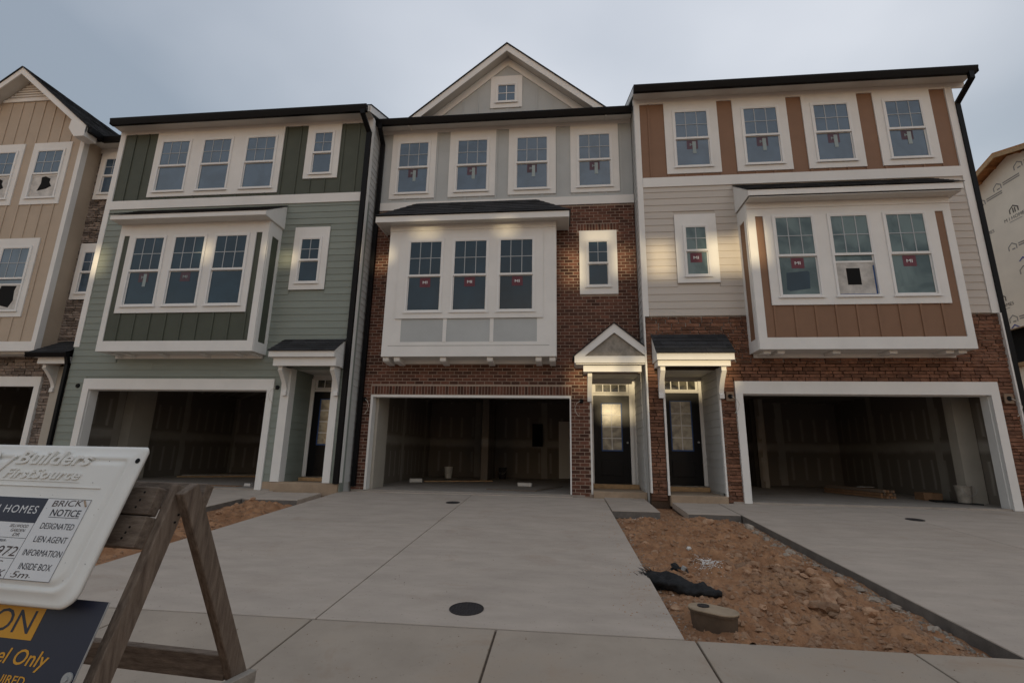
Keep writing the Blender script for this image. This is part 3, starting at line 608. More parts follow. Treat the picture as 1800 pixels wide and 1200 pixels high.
# bay
def bay(par, x0, x1, Yw, dpt, z0, zs, zfas0, zfas1, fx0, fx1, roof_top, rt0, rt1, body_m, panel_m, frame, unit, lower_panels=None, hip=True, sidem=None, wallband=None):
    Yf = Yw-dpt
    b = BX('bay_window', body_m, par, x0+0.002, x1-0.002, Yf+0.02, Yw+0.01, z0+0.02, zs+0.1)
    # corner posts and rails on the front
    fx, fz0, fz1, fzt = frame     # inner rectangle of the framed panel
    t = MB(); panels(t, x0, x1, z0, zs, [(fx[0], fx[1], fz0, fz1)], Yf-0.012, Yf+0.02); t.build('front_frame', 'trim', b)
    BX('front_panel', panel_m, b, fx[0], fx[1], Yf+0.006, Yf+0.0195, fz0, fz1)
    for s, xs in ((-1, x0), (1, x1)):      # sides: board, dark panel, board
        a = MB()
        xa, xb = (xs-0.012, xs+0.0018) if s < 0 else (xs-0.0018, xs+0.012)
        for ya, yb in ((Yf+0.0205, Yf+0.15), (Yw-0.11, Yw)): a.box(xa, xb, ya, yb, z0, zs)
        for za, zb in ((z0, z0+0.25), (zs-0.34, zs)): a.box(xa, xb, Yf+0.15, Yw-0.11, za, zb)
        a.build('side_frame', 'trim', b)
    BX('underside', 'soffit', b, x0+0.01, x1-0.01, Yf+0.03, Yw, z0+0.004, z0+0.019)
    BX('wall_band', 'trim', b, x0+0.06, x1-0.06, Yw-0.05, Yw-0.0, z0-0.085, z0+0.003)
    # roof: soffit, fascia, shingles
    Yr = Yf-0.30
    BX('soffit', 'soffit', par, fx0+0.02, fx1-0.02, Yr+0.02, Yw, zs, zs+0.012)
    f = MB(); f.box(fx0, fx1, Yr-0.0, Yr+0.022, zfas0, zfas1); f.box(fx0, fx0+0.022, Yr+0.022, Yw, zfas0, zfas1); f.box(fx1-0.022, fx1, Yr+0.022, Yw, zfas0, zfas1); f.build('fascia', 'trim', par)
    e = 0.025; zt = zfas1+0.006
    if not hip:
        r = MB().px([(Yr+0.005, zfas1), (Yw, zfas1), (Yw, roof_top-0.02)], fx0, fx1).build('bay_roof', 'trim', par)
        shingle_roof(r, (fx0-e, Yr-e, zt), (fx1+e, Yr-e, zt), (fx0-e, Yw-0.002, roof_top), (fx1+e, Yw-0.002, roof_top), 7)
        return b, Yf
    r = MB().add([(fx0-e,Yr-e,zt),(fx1+e,Yr-e,zt),(fx1+e,Yw,zt),(fx0-e,Yw,zt),(rt0,Yw,roof_top),(rt1,Yw,roof_top)], [(0,1,2,3),(0,4,5,1),(1,5,2),(0,3,4),(3,2,5,4)]).build('bay_roof', 'shingle', par)
    shingle_roof(r, (fx0-e, Yr-e, zt), (fx1+e, Yr-e, zt), (rt0, Yw-0.002, roof_top), (rt1, Yw-0.002, roof_top), 7)
    shingle_roof(r, (fx1+e, Yr-e, zt), (fx1+e, Yw-0.002, zt), (rt1, Yw-0.01, roof_top), (rt1, Yw-0.002, roof_top), 7)
    shingle_roof(r, (fx0-e, Yw-0.002, zt), (fx0-e, Yr-e, zt), (rt0, Yw-0.002, roof_top), (rt0, Yw-0.01, roof_top), 7)
    return b, Yf
def casing(par, u, opens, Y, m='trim'):
    t = MB(); panels(t, u[0], u[1], u[2], u[3], opens, Y-0.028, Y-0.0); return t.build('window_casing', m, par)
f = 0.045
b, YF = bay(C, -4.27, -0.115, YC, 0.525, 3.10, 6.47, 6.43, 6.585, -4.57, 0.21, 7.37, -3.78, -0.66, 'trim', 'trim', ((-3.83, -0.56), 3.45, 6.10, 0), None)
gl = [(-3.73, -2.91), (-2.605, -1.785), (-1.475, -0.66)]
for k, (a, c) in enumerate(gl): window(C, a, c, 4.21, 6.01, YF-0.002, 3, 'glass', sticker=('red', (0.02, 0.0, 0.03)[k], False))
casing(b, (-3.99, -0.42, 4.02, 6.20), [(a-f, c+f, 4.21-f, 6.01+f) for a, c in gl], YF-0.012)
for a, c in ((-3.83, -2.80), (-2.71, -1.67), (-1.58, -0.56)): BX('lower_panel', 'light_grey', b, a, c, YF-0.006, YF+0.003, 3.45, 4.01)
t = MB()
for a, c in ((-2.80, -2.71), (-1.67, -1.58)): t.box(a, c, YF-0.02, YF+0.004, 3.45, 4.015)
t.build('panel_divider', 'trim', b)
BX('groove_line', 'slab_edge', b, -4.12, -0.27, YF-0.0145, YF-0.0118, 3.355, 3.363)  # groove drawn as a raised dark strip, its shade put into the colour
for xx in (-4.17, -3.90, -2.78, -1.66, -0.52, -0.20): MB().px([(YC-0.01, 3.10), (YC-0.47, 3.10), (YC-0.47, 3.03), (YC-0.45, 3.0), (YC-0.40, 2.985), (YC-0.05, 2.965), (YC-0.01, 2.965)], xx-0.07, xx+0.07).build('bracket', 'trim', b)
BX('frieze', 'trim', b, -4.275, -0.11, YF-0.026, YF-0.0125, 6.31, 6.468)
# entry
def entry(par, x0, x1, Yw, Yb, zc, dx0, dx1, dz0, dz1, tr, lm, rm, step_y, sz=(0.13, 0.23), front_trim=True, step_x=None):
    """recess behind the facade: back wall with a door, side walls in lap siding"""
    BX('entry_back_wall', 'trim', par, x0-0.02, x1+0.02, Yb, Yb+0.12, -0.05, zc)
    BX('entry_ceiling', 'soffit', par, x0-0.02, x1+0.02, Yw+0.2, Yb, zc, zc+0.05)
    lw = BX('entry_side_wall', lm, par, x0-0.10, x0-0.0, Yw+0.2, Yb, 0.0, zc); rw = BX('entry_side_wall', rm, par, x1+0.0, x1+0.10, Yw+0.03, Yb, 0.0, zc)
    siding(lw, lm, Yw+0.2, Yb, 0.18, zc, (x0, 1), [], axis='y'); siding(rw, rm, Yw+0.03, Yb, 0.18, zc, (x1, -1), [], axis='y')
    door(par, dx0, dx1, dz0, dz1, Yb-0.02, tr=tr)
    sx = step_x or (x0, x1)
    BX('stoop', 'stoop', par, sx[0], sx[1], step_y, Yb, -0.1, sz[0], 0.012)
    BX('door_sill', 'fresh_wood', par, x0+0.02, x1-0.02, Yb-0.22, Yb-0.055, sz[0], sz[1], 0.008)
entry(C, 0.70, XC1, YC, 12.40, 2.80, 0.80, 1.69, 0.235, 2.37, (2.475, 2.655), 'mortar', 'side_siding', 11.26)
t = MB(); t.box(0.66, 0.70, YC-0.02, YC+0.22, 0.05, 2.80); t.build('entry_trim', 'trim', C)
# entry gable roof
def pent_gable(par):
    Yg = YC-0.60; ax, az = 1.205, 3.85; hw = 0.905; xr = XC1-0.003; s_ = (3.85-3.09)/0.905
    def zl(x): return az-s_*abs(x-ax)
    p = MB().py([(ax-hw, 3.09), (ax, az), (xr, zl(xr)), (xr, zl(xr)-0.19), (ax, az-0.215), (ax-hw+0.23, 3.09)], Yg, Yg+0.03).build('porch_gable', 'trim', par)
    BX('porch_tie', 'trim', par, ax-hw, xr, Yg-0.004, Yg+0.026, 2.935, 3.088)
    MB().py([(ax-hw+0.2, 3.10), (xr-0.01, 3.10), (xr-0.01, zl(xr)-0.12), (ax, az-0.13)], Yg+0.05, Yg+0.07).build('pediment', 'weathered_block', par)
    r = MB(); r.py([(ax-hw-0.04, zl(ax-hw-0.04)+0.005), (ax, az+0.005), (ax, az+0.03), (ax-hw-0.04, zl(ax-hw-0.04)+0.03)], Yg-0.03, YC-0.02); r.py([(ax, az+0.005), (xr, zl(xr)+0.005), (xr, zl(xr)+0.03), (ax, az+0.03)], Yg-0.03, YC-0.02)
    r.build('porch_roof', 'shingle', par)
    t = MB(); t.box(ax-hw+0.01, ax-hw+0.035, Yg+0.03, YC-0.02, 2.935, 3.07); t.build('fascia', 'trim', par)
    BX('porch_soffit', 'soffit', par, ax-hw+0.03, xr, Yg+0.03, YC-0.02, 2.90, 2.93)
    BX('porch_beam', 'trim', par, 0.50, 1.79, YC-0.52, YC-0.44, 2.745, 2.885)
    BX('porch_beam', 'trim', par, 0.52, 0.60, YC-0.44, YC-0.02, 2.755, 2.885)
pent_gable(C)
corbel(C, 0.655, 0.10, YC-0.02, 2.745, 2.115, 0.32)
light_box(C, -4.80, 2.14, YC, plate=False, side=1); light_box(C, 0.46, 2.13, YC, plate=False, side=-1)
garage_room(C, -4.85, 0.42, YC, 2.72, GA[0], GA[1], GA[3])
BX('drywall_return', 'jamb', C, -4.845, -4.52, YC+0.22, YC+0.95, 0.03, 2.7)
BX('breaker_panel', 'hole_black', C, -1.05, -0.68, YC+6.28, YC+6.39, 1.15, 1.95)
MB().box(-2.62, -2.40, YC+4.6, YC+6.38, 0.03, 2.7).build('drywall_return', 'drywall', C)
BX('inner_door', 'soffit', C, -0.10, 0.40, YC+6.33, YC+6.395, 0.06, 2.05)
downspout(C, [(XC0+0.10, YC-0.40, 9.54), (XC0+0.10, YC-0.40, 9.42), (XC0+0.085, YC-0.07, 9.16), (XC0+0.085, YC-0.07, 0.12)], 0.105, 0.08)

# ================================================================== tan and brown house (right)
YR = 10.80; XR0, XR1 = 1.87, 9.26
RH = thing('townhouse', 'cream and brown townhouse with rust stone ground floor, right of the brick house', 'house', ((XR0+XR1)/2, YR, 0))
GR = (3.875, 8.74, -0.2, 2.25); ER = (2.25, 3.40, -0.2, 2.80)
wall = panels(MB(), XR0, XR1, -0.15, 4.0, [GR, ER], YR+0.035, YR+0.2).build('stone_wall', 'stone_bed', RH)
holes = [(3.73, 8.90, -1, 2.52), (2.21, 3.42, -1, 2.82), (2.07, 3.56, 2.7, 3.50), (4.22, 8.20, 3.04, 4.1)]
stonework(wall, 'rust_stone', XR0, XR1-0.03, 0.0, 3.985, YR+0.03, holes, 300, random.Random(11))
swall = BX('side_wall', 'side_siding', RH, XR0+0.02, XR1-0.02, YR+0.03, 19.5, 2.95, 9.66)
BX('lower_side_wall', 'side_siding', RH, XR0+0.005, XR0+0.1, YR+0.21, 12.0, -0.1, 2.95); BX('lower_side_wall', 'side_siding', RH, XR1-0.1, XR1-0.005, YR+0.21, 19.5, -0.1, 2.95)
fw = BX('siding_wall', 'cream_siding', RH, XR0+0.01, XR1-0.01, YR+0.003, YR+0.028, 4.0, 7.25)
siding(fw, 'cream_siding', XR0+0.12, XR1-0.16, 4.01, 7.24, YR, [(2.67, 3.62, 4.78, 6.49), (4.17, 8.24, 3, 7.02)])
siding(swall, 'side_siding', YR+0.12, YC+0.02, 2.9, 9.60, (XR0+0.02, -1), [], axis='y')
siding(swall, 'side_siding', YR+0.2, YC+1.0, 0.18, 2.9, (XR0+0.02, -1), [], axis='y')
uw = BX('upper_wall', 'brown', RH, XR0+0.01, XR1-0.01, YR+0.002, YR+0.028, 7.25, 9.66)
BX('belt_board', 'trim', RH, XR0+0.13, XR1-0.16, YR-0.035, YR-0.001, 7.24, 7.49)
for a, b_, c, d in ((XR0-0.005, XR0+0.125, YR-0.03, YR+0.10), (XR1-0.155, XR1+0.005, YR-0.03, YR+0.10)): BX('corner_board', 'trim', RH, a, b_, c, d, 4.0, 9.70)
for xa in (XR1-0.03, XR0-0.008): MB().box(xa, xa+0.034, YR-0.055, YR+0.1, 0.16, 3.995).build('corner_bead', 'trim', RH)
eave(RH, XR0-0.03, XR1+0.30, YR, 9.70, 9.555, 9.6, 9.83)
gutter(RH, XR0-0.06, XR1+0.31, YR-0.45, 9.64, 9.805)
main_roof(RH, XR0-0.05, XR1+0.30, YR, 9.83)
for xs, s in ((XR0-0.05, 1), (XR1+0.28, 1)):
    MB().px([(YR-0.34, 9.66), (YR+6, 9.66+0.42*6.34), (YR+6, 9.83+0.42*6.34), (YR-0.34, 9.828)], xs, xs+0.02).build('rake_board', 'trim', RH)
W3R = [(2.59, 3.87), (4.235, 5.505), (5.86, 7.13), (7.485, 8.755)]
wh = [(a, b, 7.58, 9.56) for a, b in W3R]
battens(RH, 'brown', XR0, XR1-0.1, 7.49, 9.555, YR, wh, 0.41, 2.215)
for a, b_ in W3R: c = (a+b_)/2; window(RH, c-0.40, c+0.40, 7.78, 9.29, YR, 3, 'glass_tint', sticker=('faint', 0.0, True), trim=(a, b_, 7.58, 9.554))
window(RH, 2.90, 3.385, 4.97, 6.17, YR-0.018, 2, 'glass_film', sticker=('red', -0.02, False), trim=(2.675, 3.62, 4.785, 6.49))
b, YF = bay(RH, 4.125, 8.285, YR, 0.53, 3.12, 6.45, 6.49, 6.62, 4.085, 8.40, 7.22, 4.3, 8.15, 'brown', 'brown', ((4.295, 8.135), 3.37, 6.13, 0), None, hip=False)
gl = [(4.68, 5.465), (5.82, 6.60), (6.945, 7.725)]
window(RH, *gl[0], 4.275, 6.085, YF-0.002, 3, 'glass_film', sticker=('red', 0.0, False))
w = window(RH, *gl[1], 4.275, 6.085, YF-0.002, 3, 'glass_film', slider=0.72)
BX('torn_black_patch', 'hole_black', w, 6.03, 6.30, YF-0.0105, YF-0.0085, 4.50, 4.87)  # flat black sheet standing in for the unlit room behind the tear
t = MB(); t.box(5.83, 6.59, YF-0.0105, YF-0.0085, 4.280, 4.30); t.box(6.565, 6.592, YF-0.0105, YF-0.0085, 4.30, 4.93); t.build('masking_tape', 'blue_tape', w)
window(RH, *gl[2], 4.275, 6.085, YF-0.002, 3, 'glass_film', sticker=('red', -0.03, False))
w0 = [o for o in bpy.data.objects if o.parent == RH and o.name.startswith('window')][-3]
MB().py([(4.80, 4.42), (4.86, 4.38), (5.27, 4.43), (5.29, 4.80), (5.25, 4.83), (4.82, 4.79)], YF-0.0093, YF-0.0083).build('clear_patch', 'glass', w0)
casing(b, (4.455, 7.96, 4.07, 6.128), [(a-f, c+f, 4.275-f, 6.085+f) for a, c in gl], YF-0.001)
battens(b, 'brown', 4.3, 8.13, 3.372, 6.128, YF+0.006, [(4.455, 7.96, 4.07, 6.13)], 0.41, 4.50)
for xx in (4.32, 4.60, 5.70, 6.80, 7.86, 8.10): BX('bracket', 'trim', b, xx-0.075, xx+0.075, YR-0.40, YR-0.051, 3.055, 3.122, 0.006)
BX('frieze', 'trim', b, 4.12, 8.29, YF-0.026, YF-0.0125, 6.31, 6.448)
t = MB(); panels(t, 3.725, 8.90, 0.0, 2.52, [(GR[0], GR[1], -1, GR[3])], YR-0.06, YR+0.03); t.build('garage_door_casing', 'trim', RH)
t = MB(); t.box(GR[0]-0.02, GR[0]+0.012, YR+0.03, YR+0.22, 0.0, 2.25); t.box(GR[1]-0.012, GR[1]+0.02, YR+0.03, YR+0.22, 0, 2.25); t.box(GR[0]-0.02, GR[1]+0.02, YR+0.03, YR+0.22, 2.238, 2.27); t.build('garage_door_jamb', 'trim', RH)
garage_room(RH, 3.62, 9.1, YR, 2.72, GR[0], GR[1], GR[3])
BX('drywall_return', 'jamb', RH, 8.70, 9.08, YR+0.95, YR+1.2, 0.03, 2.7)
MB().box(6.0, 6.25, YR+5.0, YR+6.38, 0.03, 2.7).build('drywall_return', 'drywall', RH)
entry(RH, 2.25, 3.40, YR, 12.08, 2.80, 2.42, 3.30, 0.25, 2.41, (2.50, 2.70), 'stone_bed', 'side_siding', 10.70)
t = MB(); t.box(2.215, 2.256, YR-0.04, YR+0.22, 0.12, 2.80); t.box(3.385, 3.42, YR-0.04, YR+0.05, 0.12, 2.80); t.build('entry_trim', 'trim', RH)
def shed(par, x0, x1, Y, z_wall, zf0, zf1, reach, bx, bz, brk, rx0=None, rx1=None):
    Yf = Y-reach
    r = MB().add([(x0, Yf-0.02, zf1+0.004), (x1, Yf-0.02, zf1+0.004), (x1, Y-0.03, zf1+0.004), (x0, Y-0.03, zf1+0.004), (rx0 or x0, Y-0.03, z_wall), (rx1 or x1, Y-0.03, z_wall)], [(0,1,2,3), (0,4,5,1), (1,5,2), (0,3,4), (3,2,5,4)]).build('porch_roof', 'trim', par)
    shingle_roof(r, (x0-0.02, Yf-0.04, zf1+0.006), (x1+0.02, Yf-0.04, zf1+0.006), ((rx0 or x0)-0.02, Y-0.035, z_wall+0.006), ((rx1 or x1)+0.02, Y-0.035, z_wall+0.006), 5)
    t = MB(); t.box(x0, x1, Yf-0.0, Yf+0.025, zf0, zf1); t.box(x0, x0+0.025, Yf+0.025, Y-0.03, zf0, zf1); t.box(x1-0.025, x1, Yf+0.025, Y-0.03, zf0, zf1); t.build('fascia', 'trim', par)
    BX('porch_soffit', 'soffit', par, x0+0.026, x1-0.026, Yf+0.026, Y-0.03, zf0+0.0, zf0+0.02)
    t = MB(); t.box(bx[0], bx[1], Yf+0.09, Yf+0.17, bz, zf0-0.002); t.box(bx[0], bx[0]+0.08, Yf+0.17, Y-0.03, bz+0.01, zf0-0.002); t.box(bx[1]-0.08, bx[1], Yf+0.17, Y-0.03, bz+0.01, zf0-0.002); t.build('porch_beam', 'trim', par)
    for xx in brk: corbel(par, xx, 0.10, Y-0.04, bz, bz-0.645, 0.33)
shed(RH, 2.02, 3.60, YR, 3.56, 2.905, 3.035, 0.55, (2.05, 3.54), 2.785, (2.165, 3.425))
light_box(RH, 3.61, 2.19, YR-0.03, side=1); light_box(RH, 9.06, 2.18, YR-0.03, side=1)
downspout(RH, [(XR1+0.16, YR-0.39, 9.65), (XR1+0.16, YR-0.39, 9.50), (XR1+0.055, YR-0.02, 9.12), (XR1+0.055, YR-0.02, 0.05)], 0.10, 0.08)

# ================================================================== green house (left)
YL = 10.80; XL0, XL1 = -12.35, -4.965
LH = thing('townhouse', 'green lap siding townhouse with dark green bay, left of the brick house', 'house', ((XL0+XL1)/2, YL, 0))
GL = (-11.66, -6.965, -0.2, 2.275); EL = (-6.42, -5.37, -0.2, 2.80)
wall = panels(MB(), XL0, XL1, 0.0, 7.2, [GL, EL], YL+0.003, YL+0.2).build('wall', 'green_siding', LH)
siding(wall, 'green_siding', XL0+0.02, XL1-0.06, 0.19, 7.19, YL, [(-11.83, -6.81, -1, 2.54), (-6.62, -5.20, -1, 3.2), (-6.77, -5.83, 4.78, 6.46), (-11.10, -7.2, 3.05, 7.0)])
swall = BX('side_wall', 'side_siding', LH, XL0+0.02, XL1-0.02, YL+0.03, 19.5, 2.95, 9.56)
BX('lower_side_wall', 'side_siding', LH, XL1-0.12, XL1-0.02, YL+0.21, 13, -0.1, 2.95); BX('lower_side_wall', 'side_siding', LH, XL0+0.005, XL0+0.1, YL+0.21, 19.5, -0.1, 2.95)
siding(swall, 'side_siding', YL+0.10, YC+0.02, 0.19, 9.50, (XL1-0.02, 1), [], axis='y')
uw = BX('upper_wall', 'dark_green', LH, XL0+0.01, XL1-0.01, YL+0.002, YL+0.028, 7.2, 9.56)
BX('belt_board', 'trim', LH, XL0+0.15, XL1-0.13, YL-0.035, YL-0.001, 7.16, 7.41)
BX('corner_board', 'trim', LH, XL0-0.005, XL0+0.15, YL-0.03, YL+0.1, 3.35, 9.6); BX('corner_board', 'trim', LH, XL1-0.13, XL1+0.005, YL-0.03, YL+0.10, 0.2, 9.6)
BX('foundation', 'stoop', LH, GL[1]+0.15, XL1-0.03, YL-0.012, YL+0.2, -0.2, 0.19)
eave(LH, XL0-0.03, XL1+0.0, YL, 9.58, 9.475, 9.5, 9.73)
gutter(LH, XL0+0.01, XL1-0.04, YL-0.45, 9.53, 9.71)
main_roof(LH, XL0-0.05, XL1+0.05, YL, 9.73)
MB().px([(YL-0.34, 9.54), (YL+6, 9.54+0.42*6.34), (YL+6, 9.73+0.42*6.34), (YL-0.34, 9.728)], XL1+0.02, XL1+0.04).build('rake_board', 'trim', LH)
gl = [(-11.0, -10.17), (-9.755, -8.935), (-8.48, -7.65)]
for a, c in gl: window(LH, a, c, 7.675, 9.19, YL, 3, 'glass_tint')
casing(LH, (-11.195, -7.445, 7.50, 9.474), [(a-f, c+f, 7.675-f, 9.19+f) for a, c in gl], YL)
window(LH, -6.56, -6.04, 8.02, 9.23, YL, 2, 'glass_tint', trim=(-6.77, -5.83, 7.865, 9.474))
battens(LH, 'dark_green', XL0+0.1, XL1-0.1, 7.41, 9.474, YL, [(-11.195, -7.445, 7.50, 9.6), (-6.77, -5.83, 7.865, 9.6)], 0.41, -11.90)
window(LH, -6.56, -6.05, 4.98, 6.14, YL-0.018, 2, trim=(-6.765, -5.835, 4.78, 6.46))
b, YF = bay(LH, -11.165, -7.15, YL, 0.53, 3.125, 6.42, 6.43, 6.545, -11.23, -7.09, 7.10, -11.0, -7.35, 'dark_green', 'dark_green', ((-11.03, -7.305), 3.375, 6.115, 0), None, hip=False)
gl = [(-10.68, -9.87), (-9.59, -8.775), (-8.485, -7.655)]
for k, (a, c) in enumerate(gl): window(LH, a, c, 4.27, 6.045, YF-0.002, 3, 'glass', sticker=(('faint', 0.0, True), ('faint', 0.02, False), None)[k])
casing(b, (-10.865, -7.45, 4.07, 6.113), [(a-f, c+f, 4.27-f, 6.045+f) for a, c in gl], YF-0.001)
battens(b, 'dark_green', -11.03, -7.3, 3.377, 6.113, YF+0.006, [(-10.865, -7.45, 4.07, 6.13)], 0.41, -10.72)
for xx in (-10.95, -10.6, -9.7, -8.6, -7.7, -7.3): corbel(b, xx, 0.13, YL, 3.125, 3.05, 0.3)
t = MB(); panels(t, -11.83, -6.81, 0.0, 2.54, [(GL[0], GL[1], -1, GL[3])], YL-0.05, YL+0.002); t.build('garage_door_casing', 'trim', LH)
t = MB(); t.box(GL[0]-0.02, GL[0]+0.012, YL+0.003, YL+0.22, 0, 2.275); t.box(GL[1]-0.012, GL[1]+0.02, YL+0.003, YL+0.22, 0, 2.275); t.box(GL[0]-0.02, GL[1]+0.02, YL+0.003, YL+0.22, 2.262, 2.30); t.build('garage_door_jamb', 'trim', LH)
garage_room(LH, -12.2, -6.72, YL, 2.72, GL[0], GL[1], GL[3])
BX('drywall_return', 'jamb', LH, -12.19, -11.9, YL+1.6, YL+2.3, 0.03, 2.7)
entry(LH, -6.42, -5.37, YL, 11.80, 2.80, -6.30, -5.42, 0.27, 2.36, (2.47, 2.66), 'green_siding', 'green_siding', 10.74, sz=(0.17, 0.25), step_x=(-6.60, -5.0))
for a, c in ((-6.625, -6.413), (-5.377, -5.20)): BX('entry_trim', 'trim', LH, a, c, YL-0.035, YL+0.21, 0.19, 2.80)
shed(LH, -6.72, -5.13, YL, 3.50, 2.985, 3.11, 0.55, (-6.64, -5.12), 2.79, (-6.50, -5.235), rx0=-6.66, rx1=-5.13)
light_box(LH, -6.73, 2.34, YL, plate=False, wire=True, side=-1); light_box(LH, -12.0, 2.36, YL, plate=False, wire=False)
downspout(LH, [(XL1-0.14, YL-0.39, 9.55), (XL1-0.14, YL-0.39, 9.46), (XL1-0.065, YL-0.075, 9.12), (XL1-0.065, YL-0.075, 0.20)], 0.12, 0.08)

# ================================================================== beige gabled house (far left)
YB = 10.80; YG = 11.30
BH = thing('townhouse', 'beige board-and-batten townhouse with steep gable, at the left edge', 'house', (-15.7, YB, 0))
bx0, bx1, ax, az, sl = -17.95, -13.47, -15.70, 11.70, 0.82
fwall = MB().py([(bx0, 3.27), (bx1, 3.27), (bx1, 9.60), (bx1, az-0.12-sl*(bx1-ax)), (ax, az-0.12), (bx0, az-0.12-sl*(ax-bx0))], YB, YB+0.2).build('wall', 'beige_board', BH)
BX('side_wall', 'beige_board', BH, bx0, bx1-0.003, YB+0.2, 19, 3.28, 9.6); BX('side_wall', 'side_siding', BH, -18.85, XL0-0.03, YG+0.05, 19, 2.95, 9.5); BX('lower_side_wall', 'side_siding', BH, -18.9, -18.82, YG+0.21, 19, -0.15, 2.95)
rake(BH, ax, az, sl, 2.56, YB-0.35, YB, 0.16)
MB().py([(ax+2.05, az-sl*2.05-0.22), (ax+2.56, az-sl*2.56-0.04), (ax+2.56, az-sl*2.56-0.33), (bx1+0.02, az-sl*2.56-0.33), (bx1-0.20, az-sl*2.56-0.05)], YB-0.36, YB+0.0).build('eave_return', 'trim', BH)
gutter_side = MB().box(ax+2.57, ax+2.69, YB-0.30, YG-0.32, 9.42, 9.57).build('gutter', 'gutter_black', BH)
for zz in range(9):
    z = 10.89+zz*0.085; h = (az-0.20-z)/sl-0.03
    if h > 0.05: MB().px([(YB-0.03, z), (YB-0.005, z+0.07), (YB-0.001, z+0.07), (YB-0.001, z)], ax-h, ax+h).build('louver', 'trim', BH)
BX('vent_sill', 'trim', BH, ax-0.80, ax+0.80, YB-0.04, YB-0.001, 10.80, 10.885)
B3 = [(-16.72, -15.28), (-15.07, -13.85)]
wh = [(a, b_, 7.42, 9.36) for a, b_ in ((-16.58, -15.36), (-15.06, -13.85))]+[(-16.4, -14.11, 4.17, 6.40)]
for a, b_, c, d in wh[:2]:
    m_ = (a+b_)/2; w = window(BH, m_-0.41, m_+0.41, 7.64, 9.10, YB, 3, 'glass_tint', trim=(a, b_, c, d), slider=0.66)
    MB().py([(m_-0.18, 7.84), (m_+0.1, 7.90), (m_+0.24, 7.98), (m_+0.16, 8.10), (m_+0.17, 8.21), (m_+0.0, 8.29), (m_-0.12, 8.26), (m_-0.10, 8.08)], YB-0.0085, YB-0.0065).build('torn_black_patch', 'hole_black', w)  # black patch on the film, painted for the dark interior
a, b_, c, d = wh[2]
for m_ in (-15.95, -14.73):
    w = window(BH, m_-0.42, m_+0.42, 4.36, 6.12, YB, 3, 'glass_tint', slider=0.70)
    MB().py([(m_-0.25, 4.52), (m_+0.15, 4.43), (m_+0.25, 4.62), (m_+0.22, 4.9), (m_+0.26, 5.03), (m_-0.2, 5.04), (m_-0.28, 4.8)], YB-0.0085, YB-0.0065).build('torn_black_patch', 'hole_black', w)  # interior darkness painted as a black patch over the film
casing(BH, (-16.55, -14.11, 4.17, 6.40), [(m_-0.465, m_+0.465, 4.315, 6.165) for m_ in (-15.95, -14.73)], YB)
battens(BH, 'beige_board', bx0, bx1-0.1, 3.52, 10.80, YB, wh+[(-17, -14, 4.17, 6.4)], 0.37, -17.68, top=lambda x: min(10.80, az-0.28-sl*abs(x-ax)))
BX('corner_board', 'trim', BH, bx1-0.13, bx1+0.004, YB-0.03, YB+0.12, 3.27, 9.46)
BX('base_board', 'trim', BH, bx0, bx1+0.006, YB-0.034, YB+0.10, 3.25, 3.50); BX('underside', 'soffit', BH, bx0, bx1, YB+0.1, YG+0.05, 3.20, 3.25)
GB = (-18.6, -13.80, -0.2, 2.40)
wall = panels(MB(), -18.9, XL0-0.02, -0.15, 9.5, [GB, (-13.05, -12.45, -1, 2.9)], YG+0.035, YG+0.2).build('stone_wall', 'stone_bed', BH)
stonework(wall, 'grey_stone', -16.5, XL0-0.02, 0.0, 9.35, YG+0.03, [(-18.8, -13.63, -1, 2.66), (-19, -13.50, 3.25, 9.6), (-13.2, -12.3, -1, 3.4), (-13.36, -12.2, 4.78, 6.43), (-13.36, -12.2, 7.80, 9.4)], 250, random.Random(5))
t = MB(); panels(t, -18.8, -13.64, 0.0, 2.66, [(GB[0], GB[1], -1, GB[3])], YG-0.05, YG+0.03); t.build('garage_door_casing', 'trim', BH)
garage_room(BH, -18.7, -13.7, YG, 2.8, GB[0], GB[1], GB[3])
window(BH, -13.19, -12.69, 4.98, 6.16, YG-0.03, 2, 'glass_tint', trim=(-13.37, -12.5, 4.78, 6.42))
window(BH, -13.19, -12.69, 7.98, 9.08, YG-0.03, 2, 'glass_tint', trim=(-13.37, -12.5, 7.78, 9.29))
BX('frieze', 'trim', BH, bx1, XL0-0.02, YG-0.026, YG, 9.30, 9.44); BX('soffit', 'soffit', BH, bx1, XL0-0.02, YG-0.32, YG, 9.44, 9.455)
gutter(BH, ax+2.62, XL0-0.03, YG-0.45, 9.40, 9.56)
shingle_roof(BH, (ax+2.60, YG, az-sl*2.60+0.04), (ax+2.60, YB-0.36, az-sl*2.60+0.04), (ax, YG+3, az+0.04), (ax, YB-0.36, az+0.04), 24)
BX('entry_back_wall', 'trim', BH, -13.1, XL0-0.03, 12.2, 12.3, 0, 2.9)
BX('entry_trim', 'jamb', BH, -13.28, -12.97, YG-0.06, YG+0.2, 0.0, 2.92)
lw = BX('porch_roof', 'shingle', BH, -13.35, XL0-0.02, YG-0.40, YG-0.02, 3.20, 3.25)
shingle_roof(lw, (-13.50, 10.70, 3.21), (-12.37, 10.70, 3.21), (-13.25, YG-0.01, 3.62), (-12.37, YG-0.01, 3.62), 5)
gutter(BH, -13.52, -12.36, 10.62, 3.08, 3.20)
BX('porch_beam', 'trim', BH, -13.32, -12.42, 10.80, 10.88, 2.93, 3.08); BX('porch_soffit', 'soffit', BH, -13.4, -12.4, 10.74, YG-0.02, 3.08, 3.10)
corbel(BH, -13.22, 0.10, YG-0.03, 2.93, 2.25, 0.36)
downspout(BH, [(-12.40, 10.70, 3.12), (-12.40, 10.76, 2.9), (-12.40, 10.76, 0.1)], 0.085, 0.07)

